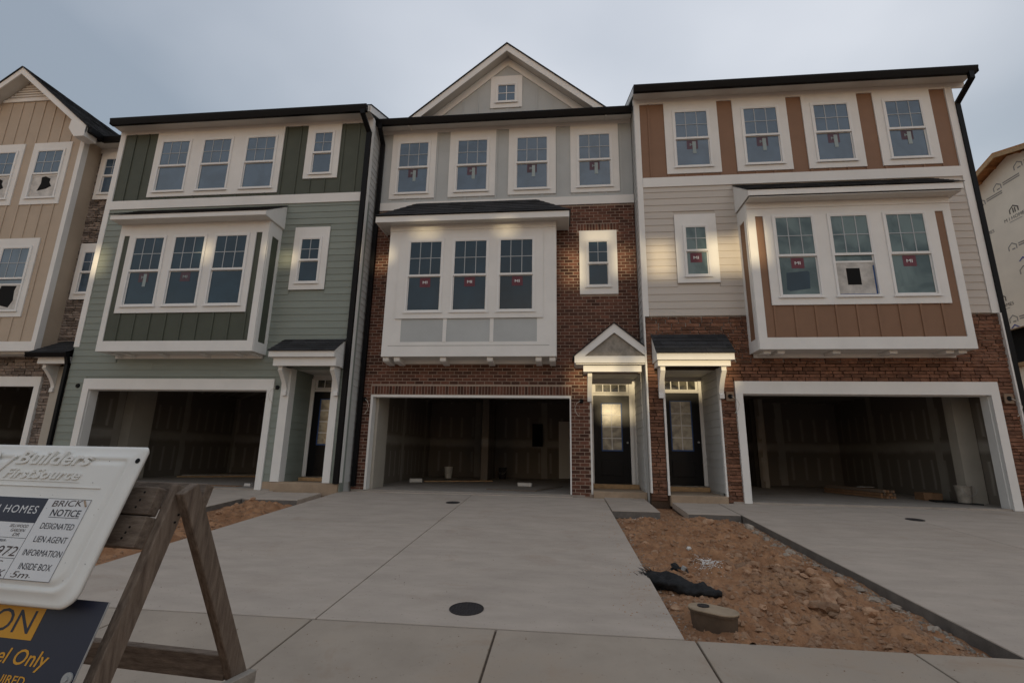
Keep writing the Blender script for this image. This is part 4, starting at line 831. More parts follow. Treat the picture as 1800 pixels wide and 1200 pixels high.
# ================================================================== unfinished house (far right)
XU, K = 14.6, 14.6/13.0
def ky(v): return v*K
def kz(v): return CAMZ+(v-CAMZ)*K
UH = thing('unfinished_house', 'unfinished house in printed house wrap with bare wood eaves, right edge', 'house', (XU+3, 14, -0.1))
ry_, rz_ = ky(13.86), kz(9.70); su = 0.34
hole = (ky(14.47), ky(15.9), kz(3.67), kz(4.67)); Y0u, Y1u = ky(13.86)-5.9, ky(13.86)+6.2
t = MB()
t.px([(Y0u, -0.15), (Y1u, -0.15), (Y1u, hole[2]), (Y0u, hole[2])], XU, XU+0.15); t.box(XU, XU+0.15, Y0u, hole[0], hole[2], hole[3]); t.box(XU, XU+0.15, hole[1], Y1u, hole[2], hole[3])
t.px([(Y0u, hole[3]), (Y1u, hole[3]), (Y1u, rz_-0.08-su*6.2), (ry_, rz_-0.08), (Y0u, rz_-0.08-su*5.9)], XU, XU+0.15)
uwall = t.build('wall', 'wrap', UH)
BX('black_core', 'hole_black', UH, XU+0.3, XU+6, Y0u+.2, Y1u-.1, 0, 8.0)  # solid black block, the unlit interior's darkness put into its colour
BX('front_wall', 'wrap', UH, XU+0.16, XU+7, Y0u, Y0u+.15, -0.15, 8.4)
for s, ye in ((1, Y1u+.45), (-1, Y0u-.45)):
    y0, y1 = ry_, ye; z1 = rz_-su*abs(ye-ry_)
    MB().px([(y0, rz_), (y1, z1), (y1, z1+0.05), (y0, rz_+0.05)], XU-0.42, XU+7).build('roof_deck', 'osb', UH)
    MB().px([(y0, rz_-0.13), (y1, z1-0.13), (y1, z1-0.002), (y0, rz_-0.002)], XU-0.42, XU-0.38).build('rake_board', 'fresh_wood', UH)
    k = 0
    while k < 9:
        yy = ry_+s*(0.45+k*0.61)
        if (yy-ye)*s > -0.1: break
        zc = rz_-su*abs(yy-ry_); MB().box(XU-0.38, XU-0.002, yy-0.02, yy+0.02, zc-0.11, zc-0.012).build('lookout', 'osb', UH); k += 1
def wrap_logo(y, z, sc, m='ink_brown', full=True):
    O = Vector((XU-0.004, y, z)); U, V = Vector((0, -1, 0)), Vector((0, 0, 1)); Nn = Vector((-1, 0, 0))
    q = MB()
    def quad(a): q.add([O+U*(p[0]*sc)+V*(p[1]*sc) for p in a], [(0, 1, 2, 3)])
    quad([(-0.22, 0.30), (0.0, 0.46), (0.0, 0.40), (-0.22, 0.24)]); quad([(0, 0.46), (0.22, 0.30), (0.22, 0.24), (0, 0.40)])
    quad([(-0.22, 0.10), (-0.17, 0.10), (-0.17, 0.27), (-0.22, 0.24)]); quad([(0.17, 0.10), (0.22, 0.10), (0.22, 0.24), (0.17, 0.27)])
    if full: quad([(-0.06, 0.10), (-0.01, 0.10), (-0.01, 0.34), (-0.06, 0.32)]); quad([(0.03, 0.10), (0.08, 0.10), (0.08, 0.31), (0.03, 0.34)])
    else: quad([(-0.04, 0.10), (0.12, 0.10), (0.12, 0.16), (-0.04, 0.16)])
    q.build('printed_logo', m, uwall)
    if full:
        lettering('M I HOMES', m, uwall, O-V*0.16*sc, U, V, Nn, width=1.05*sc, height=0.15*sc, align='c')
        q = MB(); q.add([O+U*(a*sc)+V*(b_*sc) for a, b_ in ((-0.3, -0.26), (0.3, -0.26), (0.3, -0.235), (-0.3, -0.235))], [(0, 1, 2, 3)]); q.build('printed_line', 'ink_grey', uwall)
    else:
        q = MB()
        for r in range(2): q.add([O+U*(a*sc)+V*(b_*sc) for a, b_ in ((0.3, 0.26-r*0.1), (1.15, 0.26-r*0.1), (1.15, 0.32-r*0.1), (0.3, 0.32-r*0.1))], [(0, 1, 2, 3)])
        q.build('printed_line', m, uwall)
for (y, z) in ((14.02, 7.85), (15.08, 7.75), (14.98, 5.45), (13.66, 5.75), (12.9, 7.95)): wrap_logo(ky(y), kz(z), 0.74)
for (y, z) in ((14.35, 8.75), (14.3, 6.82), (14.12, 6.05), (14.75, 4.78), (13.62, 9.02), (14.95, 8.55)): wrap_logo(ky(y), kz(z), 0.70, 'ink_grey', False)
for (y, z) in ((14.08, 6.48), (14.75, 4.68)): 
    y, z = ky(y), kz(z); q = MB(); q.add([(XU-0.006, y+0.16, z), (XU-0.006, y, z+0.12), (XU-0.006, y-0.16, z), (XU-0.006, y-0.1, z), (XU-0.006, y, z+0.07), (XU-0.006, y+0.1, z)], [(0, 1, 4, 5), (1, 2, 3, 4)]); q.build('printed_logo', 'ink_blue', uwall)
BX('printed_patch', 'sticker_red', uwall, XU-0.006, XU-0.004, ky(13.25), ky(13.42), kz(6.75), kz(7.0))
MB().box(XU-0.12, XU-0.001, ky(14.45), ky(16.0), kz(3.56), kz(3.665)).build('window_sill', 'fresh_wood', UH)

# ================================================================== added wall behind the camera: blocks the sun, openings shape its warm patches
YO = -55.0; sh = math.tan(R_(SUN_EL))
ops = [(0.08, 0.56, 4.98, 5.95), (1.32, 1.76, 5.25, 6.0), (0.5, 1.35, 6.18, 6.42), (2.02, 2.62, 4.95, 5.80), (3.3, 4.45, 5.0, 5.85), (4.12, 4.30, 5.75, 6.02), (-4.96, -4.2, 5.5, 5.85), (-3.65, -3.05, 6.16, 6.33), (-1.55, -1.1, 6.16, 6.34), (-7.15, -6.65, 5.45, 5.75), (-8.85, -8.6, 5.35, 5.8), (-12.5, -12.0, 5.3, 6.0),
       (0.2, 1.35, 2.35, 3.0), (1.55, 2.2, 2.5, 3.0), (2.2, 3.75, 2.42, 3.02), (1.0, 1.8, 1.85, 2.25)]
hl = [(a, b_, c+(10.9-YO)*sh, d+(10.9-YO)*sh) for a, b_, c, d in ops]
ob = panels(MB(), -24, 24, -0.6, 15.8, hl, YO, YO+0.2).build('sun_mask_wall', 'sun_mask_pale'); ob['kind'] = 'structure'

# ================================================================== sawhorse with the builder's box and the site sign
psi, th_ = R_(5), R_(19)
SU = Vector((math.cos(psi), -math.sin(psi), 0)); SNH = Vector((math.sin(psi), math.cos(psi), 0))
SV = math.cos(th_)*Vector((0, 0, 1))+math.sin(th_)*SNH; SN = SU.cross(SV); SO = Vector((-1.3864, 1.53, 0.940))
def sp(u, v, n=0.0): return SO+SU*u+SV*v+SN*n
SM = Matrix((( SU.x, SV.x, SN.x, SO.x), (SU.y, SV.y, SN.y, SO.y), (SU.z, SV.z, SN.z, SO.z), (0, 0, 0, 1)))
def sbox(mb, u0, u1, v0, v1, n0, n1):
    q = MB().box(u0, u1, v0, v1, n0, n1).xf(SM); return mb.add(q.v, q.f)
GZ = -0.505
SH = thing('sawhorse', 'weathered wooden sawhorse carrying two signs, in the left foreground', 'sawhorse', (SO.x-0.4, SO.y+0.1, GZ))
sbox(MB(), -1.02, 0.048, -0.205, -0.116, -0.10, -0.062).build('plank', 'old_wood', SH, 0.003)
sbox(MB(), -1.02, 0.052, -0.305, -0.209, -0.10, -0.062).build('plank', 'old_wood', SH, 0.003)
for ue in (0.0, -1.0):
    # front leg lies in the leaning plane, rear leg leans back
    vb = (GZ-SO.z+0.05)/SV.z
    sbox(MB(), ue+0.046, ue+0.080, vb, -0.095, -0.166, -0.1005).build('leg', 'old_leg', SH, 0.003)
    A = sp(ue+0.094, -0.115, -0.140); dn = Vector((0, 0, -1))+SNH*0.52; dn2 = dn.normalized(); L = (A.z-GZ-0.01)/(-dn2.z)
    B = A+dn2*L; MB().beam(A-dn2*0.02, B, 0.036, 0.070, up=SNH).build('leg', 'old_leg', SH, 0.003)
    t = 0.70; C0 = A+dn2*t
    if ue == 0.0: P0 = A+dn2*0.825+SU*0.034; P1 = sp(0.084+0.022, -0.78, -0.14)+SU*0.02; MB().beam(P0+SNH*0.03, P1-SNH*0.12+Vector((0, 0, -0.05)), 0.034, 0.080).build('brace', 'weathered_block', SH, 0.003)
R0 = sp(0.094, -0.115, -0.140)+dn2*0.745-SNH*0.005; R1 = sp(-0.90, -0.115, -0.140)+dn2*0.745-SNH*0.005
MB().beam(R0-SU*0.022, R1, 0.038, 0.085).build('stretcher', 'old_wood', SH, 0.003)
RA = sp(0.085, -0.135, -0.14)+SNH*0.075; MB().beam(RA+SU*0.02, RA-SU*1.0, 0.038, 0.089, up=(0, 0.35, 1)).build('plank', 'old_wood', SH, 0.003)
for (u, v) in ((0.0, -0.135), (-0.004, -0.16), (-0.008, -0.183), (0.005, -0.245), (-0.001, -0.262), (-0.006, -0.279)):
    MB().tube([sp(u, v, -0.064), sp(u, v, -0.0612)], 0.004, 8).build('nail_hole', 'hole_black', SH)
for (vv) in (-0.16, -0.185, -0.21):
    MB().tube([sp(0.083, vv, -0.15-0.1*(vv+0.16)), sp(0.0848, vv, -0.15-0.1*(vv+0.16))], 0.004, 8).build('nail_hole', 'hole_black', SH)
# navy site sign
NS = thing('site_sign', 'navy blue site sign with yellow lettering fixed low on the sawhorse', 'sign', sp(-0.28, -0.93, -0.05))
sbox(MB(), -0.62, 0.066, -0.93, -0.455, -0.056, -0.052).build('panel', 'navy', NS)
sbox(MB(), 0.0661, 0.0675, -0.93, -0.455, -0.0565, -0.0515).build('panel_edge', 'metal', NS)
sbox(MB(), -0.615, -0.139, -0.567, -0.470, -0.0518, -0.0512).build('yellow_band', 'sign_yellow', NS)
lettering('CAUTION', 'navy', NS, sp(-0.163, -0.553, -0.0508), SU, SV, SN, width=0.44, height=0.060, align='r', bold=0.0)
lettering('Personnel Only', 'sign_yellow', NS, sp(-0.045, -0.638, -0.0512), SU, SV, SN, width=0.385, height=0.050, align='r', shear=0.15, bold=0.01)
lettering('REQUIRED', 'sign_yellow', NS, sp(-0.090, -0.674, -0.0512), SU, SV, SN, width=0.17, height=0.024, align='r', bold=0.01)
wsh = MB().tube([sp(0.046, -0.643, -0.052), sp(0.046, -0.643, -0.047)], 0.016, 16).build('washer', 'metal', NS); MB().tube([sp(0.046, -0.643, -0.047), sp(0.046, -0.643, -0.043)], 0.007, 6).build('screw', 'metal', wsh)
# moulded white plastic box
PB = thing('permit_box', 'white moulded plastic builder box with raised lettering, upper front of the sawhorse', 'box', sp(-0.4, -0.49, -0.05))
def rrect(u0, u1, v0, v1, r, n=6):
    pts = []
    for cx, cy, a0, rr in ((u1-r[0], v1-r[0], 0, r[0]), (u0+r[1], v1-r[1], 90, r[1]), (u0+r[2], v0+r[2], 180, r[2]), (u1-r[3], v0+r[3], 270, r[3])):
        for k in range(n+1): a = R_(a0+90*k/n); pts.append((cx+rr*math.cos(a), cy+rr*math.sin(a)))
    return pts
def shell(rings):     # loft of rounded rectangles, rings = [(inset,n)]
    mb = MB(); base = (-0.80, 0.0, -0.485, 0.0); n = None
    for ins, nn in rings:
        iv = ins if isinstance(ins, (tuple, list)) else (ins, ins, ins, ins)
        p = rrect(base[0]+iv[0], base[1]-iv[1], base[2]+iv[2], base[3]-iv[3], (0.014, 0.014, 0.045, 0.045)); n = len(p)
        mb.v += [sp(a, b, nn) for a, b in p]
    for k in range(len(rings)-1):
        for i in range(n): mb.f.append((k*n+i, k*n+(i+1) % n, (k+1)*n+(i+1) % n, (k+1)*n+i))
    mb.f.append(tuple(range((len(rings)-1)*n, len(rings)*n))); mb.f.append(tuple(reversed(range(n)))); return mb
shell([(0.016, -0.020), (0.006, -0.018), (0.0, -0.006), (0.004, -0.001), (0.012, 0.0), (0.030, 0.001), (0.036, 0.006), (0.046, 0.0075), (0.050, 0.004), (0.056, 0.0035), (0.062, 0.009), (0.072, 0.010)]).build('lid', 'plastic_white', PB, smooth=True)
for p in PB.children:
    me = p.data
    me.polygons.foreach_set('use_smooth', [len(q.vertices) < 5 for q in me.polygons])
# top panel ridge and the shallow label tray
rid = MB(); sbox(rid, -0.70, -0.095, -0.147, -0.143, 0.0102, 0.0135); sbox(rid, -0.70, -0.19, -0.130, -0.1275, 0.0102, 0.012); rid.build('moulded_ridge', 'plastic_white', PB, 0.001)
lettering('Builders', 'plastic_white', PB, sp(-0.185, -0.073, 0.010), SU, SV, SN, width=0.315, height=0.047, align='r', shear=0.25, extrude=0.005, bold=0.022, name='raised_lettering')
lettering('FirstSource', 'plastic_white', PB, sp(-0.198, -0.121, 0.010), SU, SV, SN, width=0.32, height=0.034, align='r', shear=0.25, extrude=0.0045, bold=0.018, name='raised_lettering')
q = MB(); 
for a, b in (((-0.60, -0.03), (-0.565, -0.115)), ((-0.565, -0.115), (-0.515, -0.045))): q.beam(sp(a[0], a[1], 0.012), sp(b[0], b[1], 0.012), 0.012, 0.006, up=SN)
q.build('raised_logo', 'plastic_white', PB, 0.002)
lab = sbox(MB(), -0.66, -0.104, -0.420, -0.182, 0.0102, 0.0116).build('paper_label', 'label_white', PB)
sbox(MB(), -0.659, -0.274, -0.260, -0.183, 0.0117, 0.0121).build('label_header', 'navy', PB)
LN = 0.0119
q = MB()
for u0, u1, v0, v1 in ((-0.276, -0.2745, -0.419, -0.26), (-0.66, -0.276, -0.3065, -0.3052), (-0.66, -0.276, -0.3645, -0.3632), (-0.66, -0.104, -0.42, -0.4187), (-0.1053, -0.104, -0.4187, -0.182), (-0.2745, -0.1053, -0.1835, -0.182), (-0.236, -0.118, -0.2405, -0.2388)): sbox(q, u0, u1, v0, v1, 0.0117, LN)
q.build('ruled_line', 'ink_dark', PB)
def note(txt, ul, ur, v, h, m='ink_dark', **k): lettering(txt, m, PB, sp(ul, v, 0.0123), SU, SV, SN, width=ur-ul, height=h, **k)
note('M/I HOMES', -0.50, -0.292, -0.232, 0.024, 'ink_white', space=1.15)
note('BRICK', -0.246, -0.132, -0.208, 0.019, 'ink_brown', shear=0.1, rot=0.04)
note('NOTICE', -0.234, -0.120, -0.236, 0.021, bold=0.01)
note('DESIGNATED', -0.245, -0.117, -0.275, 0.018)
note('LIEN AGENT', -0.242, -0.117, -0.314, 0.018)
note('INFORMATION', -0.255, -0.110, -0.353, 0.018)
note('INSIDE BOX', -0.242, -0.122, -0.391, 0.018)
note('5m', -0.254, -0.19, -0.414, 0.017, 'ink_brown', shear=0.2)
note('SELLWOOD', -0.365, -0.292, -0.275, 0.009, 'ink_brown', shear=0.15)
note('GARDEN', -0.352, -0.296, -0.288, 0.009, 'ink_brown', shear=0.15)
note('DR', -0.334, -0.308, -0.301, 0.010, 'ink_brown', shear=0.15)
note('NUMBER:', -0.405, -0.345, -0.3185, 0.007)
note('9972', -0.385, -0.282, -0.358, 0.028, 'ink_brown', shear=0.15)
note('C', -0.336, -0.312, -0.389, 0.018, 'ink_brown', shear=0.15)
note('CK', -0.338, -0.284, -0.414, 0.019, 'ink_brown', shear=0.15)
for u, v in ((-0.0165, -0.049),): MB().tube([sp(u, v, 0.0008), sp(u, v, 0.0022)], 0.0085, 16).build('bolt_hole', 'hole_black', PB)
MB().tube([sp(-0.128, -0.186, 0.013), sp(-0.112, -0.203, 0.014)], 0.0028, 6).build('latch_pin', 'stoop', PB)
r = random.Random(4); q = MB()
for k in range(26):
    u, v = r.uniform(-0.33, -0.02), r.uniform(-0.45, -0.01); q.tube([sp(u, v, 0.0015 if u > -0.05 or v < -0.43 else 0.0118), sp(u, v, 0.0026 if u > -0.05 or v < -0.43 else 0.0124)], r.uniform(0.0006, 0.0016), 5)
q.build('dirt_specks', 'ink_brown', PB, kind='stuff')

# ================================================================== covers in the drives
def cover(x, y, rad, label):
    z = dz(y)
    c = thing('drain_cover', label, 'drain cover', (x, y, z), 'round iron covers in the concrete drives')
    def tilt(px, py, h): return (x+px, y+py, dz(y+py)+h)
    mb = MB(); n = 28
    for rr, h in ((rad, 0.0015), (rad, 0.006), (rad*0.93, 0.007), (rad*0.92, 0.003)):
        mb.v += [Vector(tilt(rr*math.cos(2*math.pi*k/n), rr*math.sin(2*math.pi*k/n), h)) for k in range(n)]
    for j in range(3):
        for k in range(n): mb.f.append((j*n+k, j*n+(k+1) % n, (j+1)*n+(k+1) % n, (j+1)*n+k))
    mb.build('rim', 'iron', c)
    mb = MB(); mb.v = [Vector(tilt(rad*0.92*math.cos(2*math.pi*k/n), rad*0.92*math.sin(2*math.pi*k/n), 0.0035)) for k in range(n)]; mb.f = [tuple(range(n))]; mb.build('lid', 'iron', c)
    mb = MB(); st = rad/5.5
    for i in range(-5, 6):
        for j in range(-5, 6):
            if math.hypot(i, j)*st < rad*0.84: a, b, h = i*st, j*st, st*0.3; mb.hexa([tilt(a-h, b-h, .003), tilt(a+h, b-h, .003), tilt(a+h, b+h, .003), tilt(a-h, b+h, .003), tilt(a-h*.7, b-h*.7, .0065), tilt(a+h*.7, b-h*.7, .0065), tilt(a+h*.7, b+h*.7, .0065), tilt(a-h*.7, b+h*.7, .0065)])
    mb.build('grip_studs', 'iron', c, kind='stuff')
cover(-0.815, 4.45, 0.148, 'round dark iron cover in the drive beside the pavement joint')
cover(-2.16, 9.87, 0.14, 'small dark cover in the middle drive just outside the brick garage')
cover(6.11, 9.50, 0.14, 'small dark cover in the right-hand drive, on its joint')

# ================================================================== things in the clay strip
ROCK = []
for k in range(7):
    bm = bmesh.new(); bmesh.ops.create_icosphere(bm, subdivisions=2, radius=1)
    sd = k*7.3
    for v in bm.verts:
        d = v.co.normalized(); v.co = d*(0.78+0.42*mnoise.noise(d*1.4+Vector((sd, 0, 0)))+0.14*mnoise.noise(d*4+Vector((0, sd, 0)))); v.co.z *= 0.72
        v.co.x = max(-0.85, min(0.85, v.co.x)); v.co.y = max(-0.8, min(0.8, v.co.y))
    me = bpy.data.meshes.new('clod'); bm.to_mesh(me); bm.free(); me.materials.append(M_['clod']); ROCK.append(me)
ROCKP = []
for me in ROCK: c = me.copy(); c.materials.clear(); c.materials.append(M_['rubble']); ROCKP.append(c)
rr = random.Random(21)
def rock(x, y, s, pale=False, fn=CLAY, label=None, group=None):
    o = bpy.data.objects.new('stone' if pale else 'clay_clod', (ROCKP if pale else ROCK)[rr.randrange(7)])
    o.scale = (s*rr.uniform(0.8, 1.35), s*rr.uniform(0.75, 1.1), s*rr.uniform(0.6, 0.95)); o.rotation_euler = (rr.uniform(-.3, .3), rr.uniform(-.3, .3), rr.uniform(0, 6.28))
    link(o, (x, y, fn(x, y)+s*0.18)); tag(o, label, 'stone' if pale else 'clod', group)
LBL = 'reddish clay clod lying loose in the dirt strip between the drives'; GRP = 'clay clods in the dirt strip'
LBP = 'pale broken stone by the concrete edge of the right-hand drive'; GPP = 'pale stones along the drive edge'
rock(2.41, 8.75, 0.13, False, label='large pale-topped clod near the far end of the dirt strip', group=None)
for x, y, s in ((3.0, 8.55, .11), (3.03, 7.95, .08), (2.98, 7.6, .065), (3.0, 7.15, .08), (3.04, 6.6, .065), (3.07, 6.15, .055), (3.03, 5.7, .065), (3.05, 5.2, .07), (3.07, 4.75, .065), (2.96, 8.2, .07), (2.9, 4.5, .06), (2.85, 6.9, .06), (3.02, 5.45, .05), (3.05, 6.38, .05)): rock(x, y, s, True, label=LBP, group=GPP)
for x, y, s in ((2.59, 5.44, .075), (2.62, 5.24, .08), (2.36, 5.02, .085), (2.44, 4.88, .07), (2.46, 5.47, .065), (2.28, 5.2, .06), (2.52, 5.08, .055), (2.7, 5.1, .05), (2.15, 5.35, .06), (2.3, 5.7, .06), (2.05, 5.6, .05), (1.9, 6.2, .06), (2.05, 6.35, .07), (2.2, 6.15, .055), (2.35, 6.6, .06), (2.1, 6.8, .05), (2.3, 7.4, .07), (2.15, 7.6, .065), (2.4, 7.75, .06), (1.95, 8.3, .06), (1.75, 8.8, .05), (1.5, 8.6, .055), (1.2, 8.9, .05), (1.05, 8.3, .06), (1.02, 7.8, .05), (1.3, 7.9, .04), (2.75, 7.3, .05), (2.7, 6.7, .05), (1.7, 4.9, .05), (1.9, 4.7, .055), (2.0, 4.45, .045), (1.65, 4.35, .05), (1.1, 4.55, .05), (1.02, 4.9, .05), (2.75, 4.6, .04), (1.6, 5.5, .045), (1.55, 5.75, .04), (1.8, 5.3, .05)): rock(x, y, s, label=LBL, group=GRP)
for k in range(26):
    rock(rr.uniform(1.85, 2.85), rr.uniform(4.75, 7.2), rr.uniform(.055, .095), label=LBL, group=GRP)
for k in range(60):
    rock(rr.uniform(1.05, 3.0), 4.2+4.9*rr.random()**1.15, rr.uniform(.022, .06), label=LBL, group=GRP)
for x, y, s, lb_ in ((2.62, 5.42, .11, 'biggest clod of the heap to the right of the oval utility box'), (2.40, 5.02, .12, 'flat slab-like clod at the near side of the heap right of the oval utility box'), (2.50, 5.25, .10, 'clod in the middle of the heap right of the oval utility box'), (2.05, 6.30, .10, 'clod just right of the white powder in the dirt strip'), (2.95, 8.62, .10, None)):
    if lb_: rock(x, y, s, label=lb_)
LL2 = 'clay clod on the narrow dirt strip beside the green house drive'; GL2 = 'clay clods on the left dirt strip'
for k in range(22):
    y = rr.uniform(6.6, 10.3); rock(rr.uniform(-6.3, -5.2), min(y, 9.1), rr.uniform(.035, .075), fn=CLAYL, label=LL2, group=GL2)
def scatter(name, n, fn, reg, smin, smax, m, label, cat, seed):
    q = random.Random(seed); mb = MB()
    for k in range(n):
        x, y = reg(q); s = smin+(smax-smin)*q.random()**2.5; z = fn(x, y)+s*0.2; a = q.uniform(0, 6.28); c, d = math.cos(a)*s, math.sin(a)*s; h = s*q.uniform(.4, .8)
        e = q.uniform(.5, .9)
        mb.add([(x+c, y+d, z-h*.5), (x-d*e, y+c*e, z-h*.4), (x-c, y-d, z-h*.5), (x+d*e, y-c*e, z-h*.4), (x+c*.3, y+d*.4, z+h*.5), (x-c*.35, y-d*.2, z+h*.45)], [(0,1,4),(1,5,4),(1,2,5),(2,3,5),(3,4,5),(3,0,4)])
    o = mb.build(name, m); tag(o, label, cat, kind='stuff'); return o
scatter('clay_crumbs', 5200, CLAY, lambda q: (q.uniform(0.95, 3.17), 4.1+6.2*q.random()**1.3), 0.007, 0.045, 'clod', 'small reddish clay crumbs strewn over the dirt strip', 'soil', 1)
scatter('clay_crumbs', 2200, CLAYL, lambda q: (q.uniform(-6.42, -5.08), q.uniform(4.2, 9.6)), 0.006, 0.034, 'clod', 'clay crumbs strewn over the left dirt strip', 'soil', 2)
scatter('gravel', 1300, CLAY, lambda q: (3.17-abs(q.gauss(0, .09)), q.uniform(4.1, 9.3)), 0.006, 0.028, 'rubble', 'grey gravel along the edge of the right-hand drive', 'gravel', 3)
scatter('gravel', 500, CLAY, lambda q: (0.94+abs(q.gauss(0, .07)), q.uniform(4.1, 9.4)), 0.005, 0.022, 'rubble', 'grey gravel along the edge of the middle drive', 'gravel', 4)
def drive(x, y): return dz(y)+0.001
scatter('soil_crumbs', 420, drive, lambda q: (0.88-abs(q.gauss(0, .22)), q.uniform(4.2, 9.3)), 0.002, 0.011, 'clod', 'soil crumbs spilled along the right edge of the middle drive', 'soil', 11)
scatter('soil_crumbs', 260, drive, lambda q: (q.uniform(-4.8, .8), q.uniform(4.2, 10.5)), 0.002, 0.007, 'joint', 'dark specks of grit scattered over the middle drive', 'grit', 12)
scatter('soil_crumbs', 260, drive, lambda q: (q.uniform(-3.5, 3.0), q.uniform(2.7, 4.0)), 0.002, 0.008, 'clod', 'clay crumbs scattered over the sidewalk', 'soil', 13)
def blob(q, cx, cy, a, b):
    r_2 = q.gauss(0, 1), q.gauss(0, 1); return cx+r_2[0]*a, cy+r_2[1]*b
scatter('lime_powder', 2200, CLAY, lambda q: blob(q, 1.76, 6.50, .065, .15), 0.003, 0.012, 'lime', 'spilled white powder in the middle of the dirt strip', 'powder', 5)
scatter('lime_powder', 260, CLAY, lambda q: blob(q, 1.40, 9.25, .13, .08), 0.004, 0.013, 'lime', 'spilled white powder by the path of the brick house', 'powder', 6)
o = piece(ROCK[2].copy(), 'paper_scrap', (1.66, 6.98, CLAY(1.66, 6.98)+0.02), None, (0.04, 0.03, 0.045)); o.data.materials.clear(); o.data.materials.append(M_['lime']); tag(o, 'crumpled white scrap on the dirt above the powder', 'scrap')
# meter box
mx_, my_ = 1.235, 4.50; mz = CLAY(mx_, my_); ang = R_(-35)
mbx = thing('meter_box', 'tan oval utility box with dark lid hole, in the dirt by the drive', 'utility box', (mx_, my_, mz-0.02))
def stad(L, W, z, n=10):
    pts = []
    for s, a0 in ((1, -90), (-1, 90)):
        for k in range(n+1): a = R_(a0+180*k/n); pts.append((s*(L/2-W/2)+W/2*math.cos(a), W/2*math.sin(a)))
    c, d = math.cos(ang), math.sin(ang); return [Vector((mx_+p[0]*c-p[1]*d, my_+p[0]*d+p[1]*c, z)) for p in pts]
def loft(rings, cap=True):
    mb = MB(); n = len(rings[0])
    for r0 in rings: mb.v += r0
    for j in range(len(rings)-1):
        for k in range(n): mb.f.append((j*n+k, j*n+(k+1) % n, (j+1)*n+(k+1) % n, (j+1)*n+k))
    mb.f.append(tuple(range((len(rings)-1)*n, len(rings)*n))); return mb
T = mz+0.145
loft([stad(.35, .19, mz-.06), stad(.375, .208, T-.03), stad(.40, .23, T-.028), stad(.40, .23, T-.012)]).build('body', 'box_side', mbx)
loft([stad(.405, .235, T-.0118), stad(.405, .235, T-.004), stad(.392, .222, T)]).build('lid', 'box_plastic', mbx)
c, d = math.cos(ang), math.sin(ang); hx, hy = mx_-0.055*c-0.05*d*-0.6, my_-0.055*d+0.05*c*0.6
MB().tube([(hx, hy, T+.0005), (hx, hy, T+.008)], 0.048, 18).build('reader_cap', 'iron', mbx)
# black fabric sock
pts = [(0.92, 5.70, .02), (1.0, 5.60, .04), (1.12, 5.48, .045), (1.28, 5.36, .04), (1.42, 5.28, .035), (1.53, 5.23, .03)]; rad = [0.095, 0.135, 0.125, 0.10, 0.072, 0.03]
mb = MB(); n = 22; PP = []
for i in range(41):
    t = i/40*5; k = min(4, int(t)); f0 = t-k; p = Vector(pts[k]).lerp(Vector(pts[k+1]), f0); r0 = rad[k]*(1-f0)+rad[k+1]*f0; PP.append((p, r0))
for i, (p, r0) in enumerate(PP):
    dd = (PP[min(40, i+1)][0]-PP[max(0, i-1)][0]).normalized(); a = dd.cross(Vector((0, 0, 1))).normalized(); zb = CLAY(p.x, p.y)
    for k in range(n):
        an = 2*math.pi*k/n; w_ = 1+0.42*mnoise.noise(Vector((math.cos(an)*1.6, math.sin(an)*1.6, i*0.16)))+0.24*mnoise.noise(Vector((math.cos(an)*4, math.sin(an)*4, i*0.5)))
        mb.v.append(Vector((p.x, p.y, zb+p.z))+a*math.cos(an)*r0*w_*1.05+Vector((0, 0, 1))*max(-0.05, math.sin(an)*r0*w_*0.72))
for i in range(40):
    for k in range(n): mb.f.append((i*n+k, i*n+(k+1) % n, (i+1)*n+(k+1) % n, (i+1)*n+k))
mb.f.append(tuple(range(n))); mb.f.append(tuple(range(40*n, 41*n)))
fs_ = thing('fabric_roll', 'crumpled black fabric roll lying in the dirt against the drive', 'fabric', (1.2, 5.55, CLAY(1.2, 5.55)))
mb.build('roll', 'black_fabric', fs_, smooth=True)
q = random.Random(9); mb = MB()
for k in range(46):
    a = q.uniform(0, math.pi); s = Vector((0.915+q.uniform(-.03, .06), 5.69+q.uniform(-.05, .05), CLAY(0.93, 5.78)+.03+.075*math.sin(a)*q.uniform(.4, 1.1))); s += Vector((.06, .08, 0))*math.cos(a)
    e = s+Vector((q.uniform(-.10, .02), q.uniform(-.03, .10), q.uniform(-.01, .07))); mb.tube([s, (s+e)/2+Vector((0, 0, .01)), e], [0.004, 0.003, 0.001], 4)
mb.build('frayed_end', 'black_fabric', fs_, kind='stuff')
# small fitting
fx, fy = 1.31, 6.10; fz = CLAY(fx, fy)
ft = thing('hose_fitting', 'small black hose fitting with a metal valve, lying on the dirt', 'fitting', (fx, fy, fz))
MB().tube([(fx-.03, fy+.02, fz+.01), (fx-.025, fy-.0, fz+.055), (fx-.02, fy-.01, fz+.075)], [.045, .05, .03], 14).build('cap', 'black_fabric', ft)
MB().tube([(fx, fy, fz+.04), (fx+.06, fy-.02, fz+.035)], .013, 10).build('stem', 'iron', ft)
MB().tube([(fx+.055, fy-.025, fz+.02), (fx+.075, fy-.03, fz+.06)], .026, 12).build('valve', 'metal', ft); MB().tube([(fx+.09, fy-.04, fz+.035), (fx+.10, fy-.07, fz-.005)], .012, 8).build('outlet', 'iron', ft)

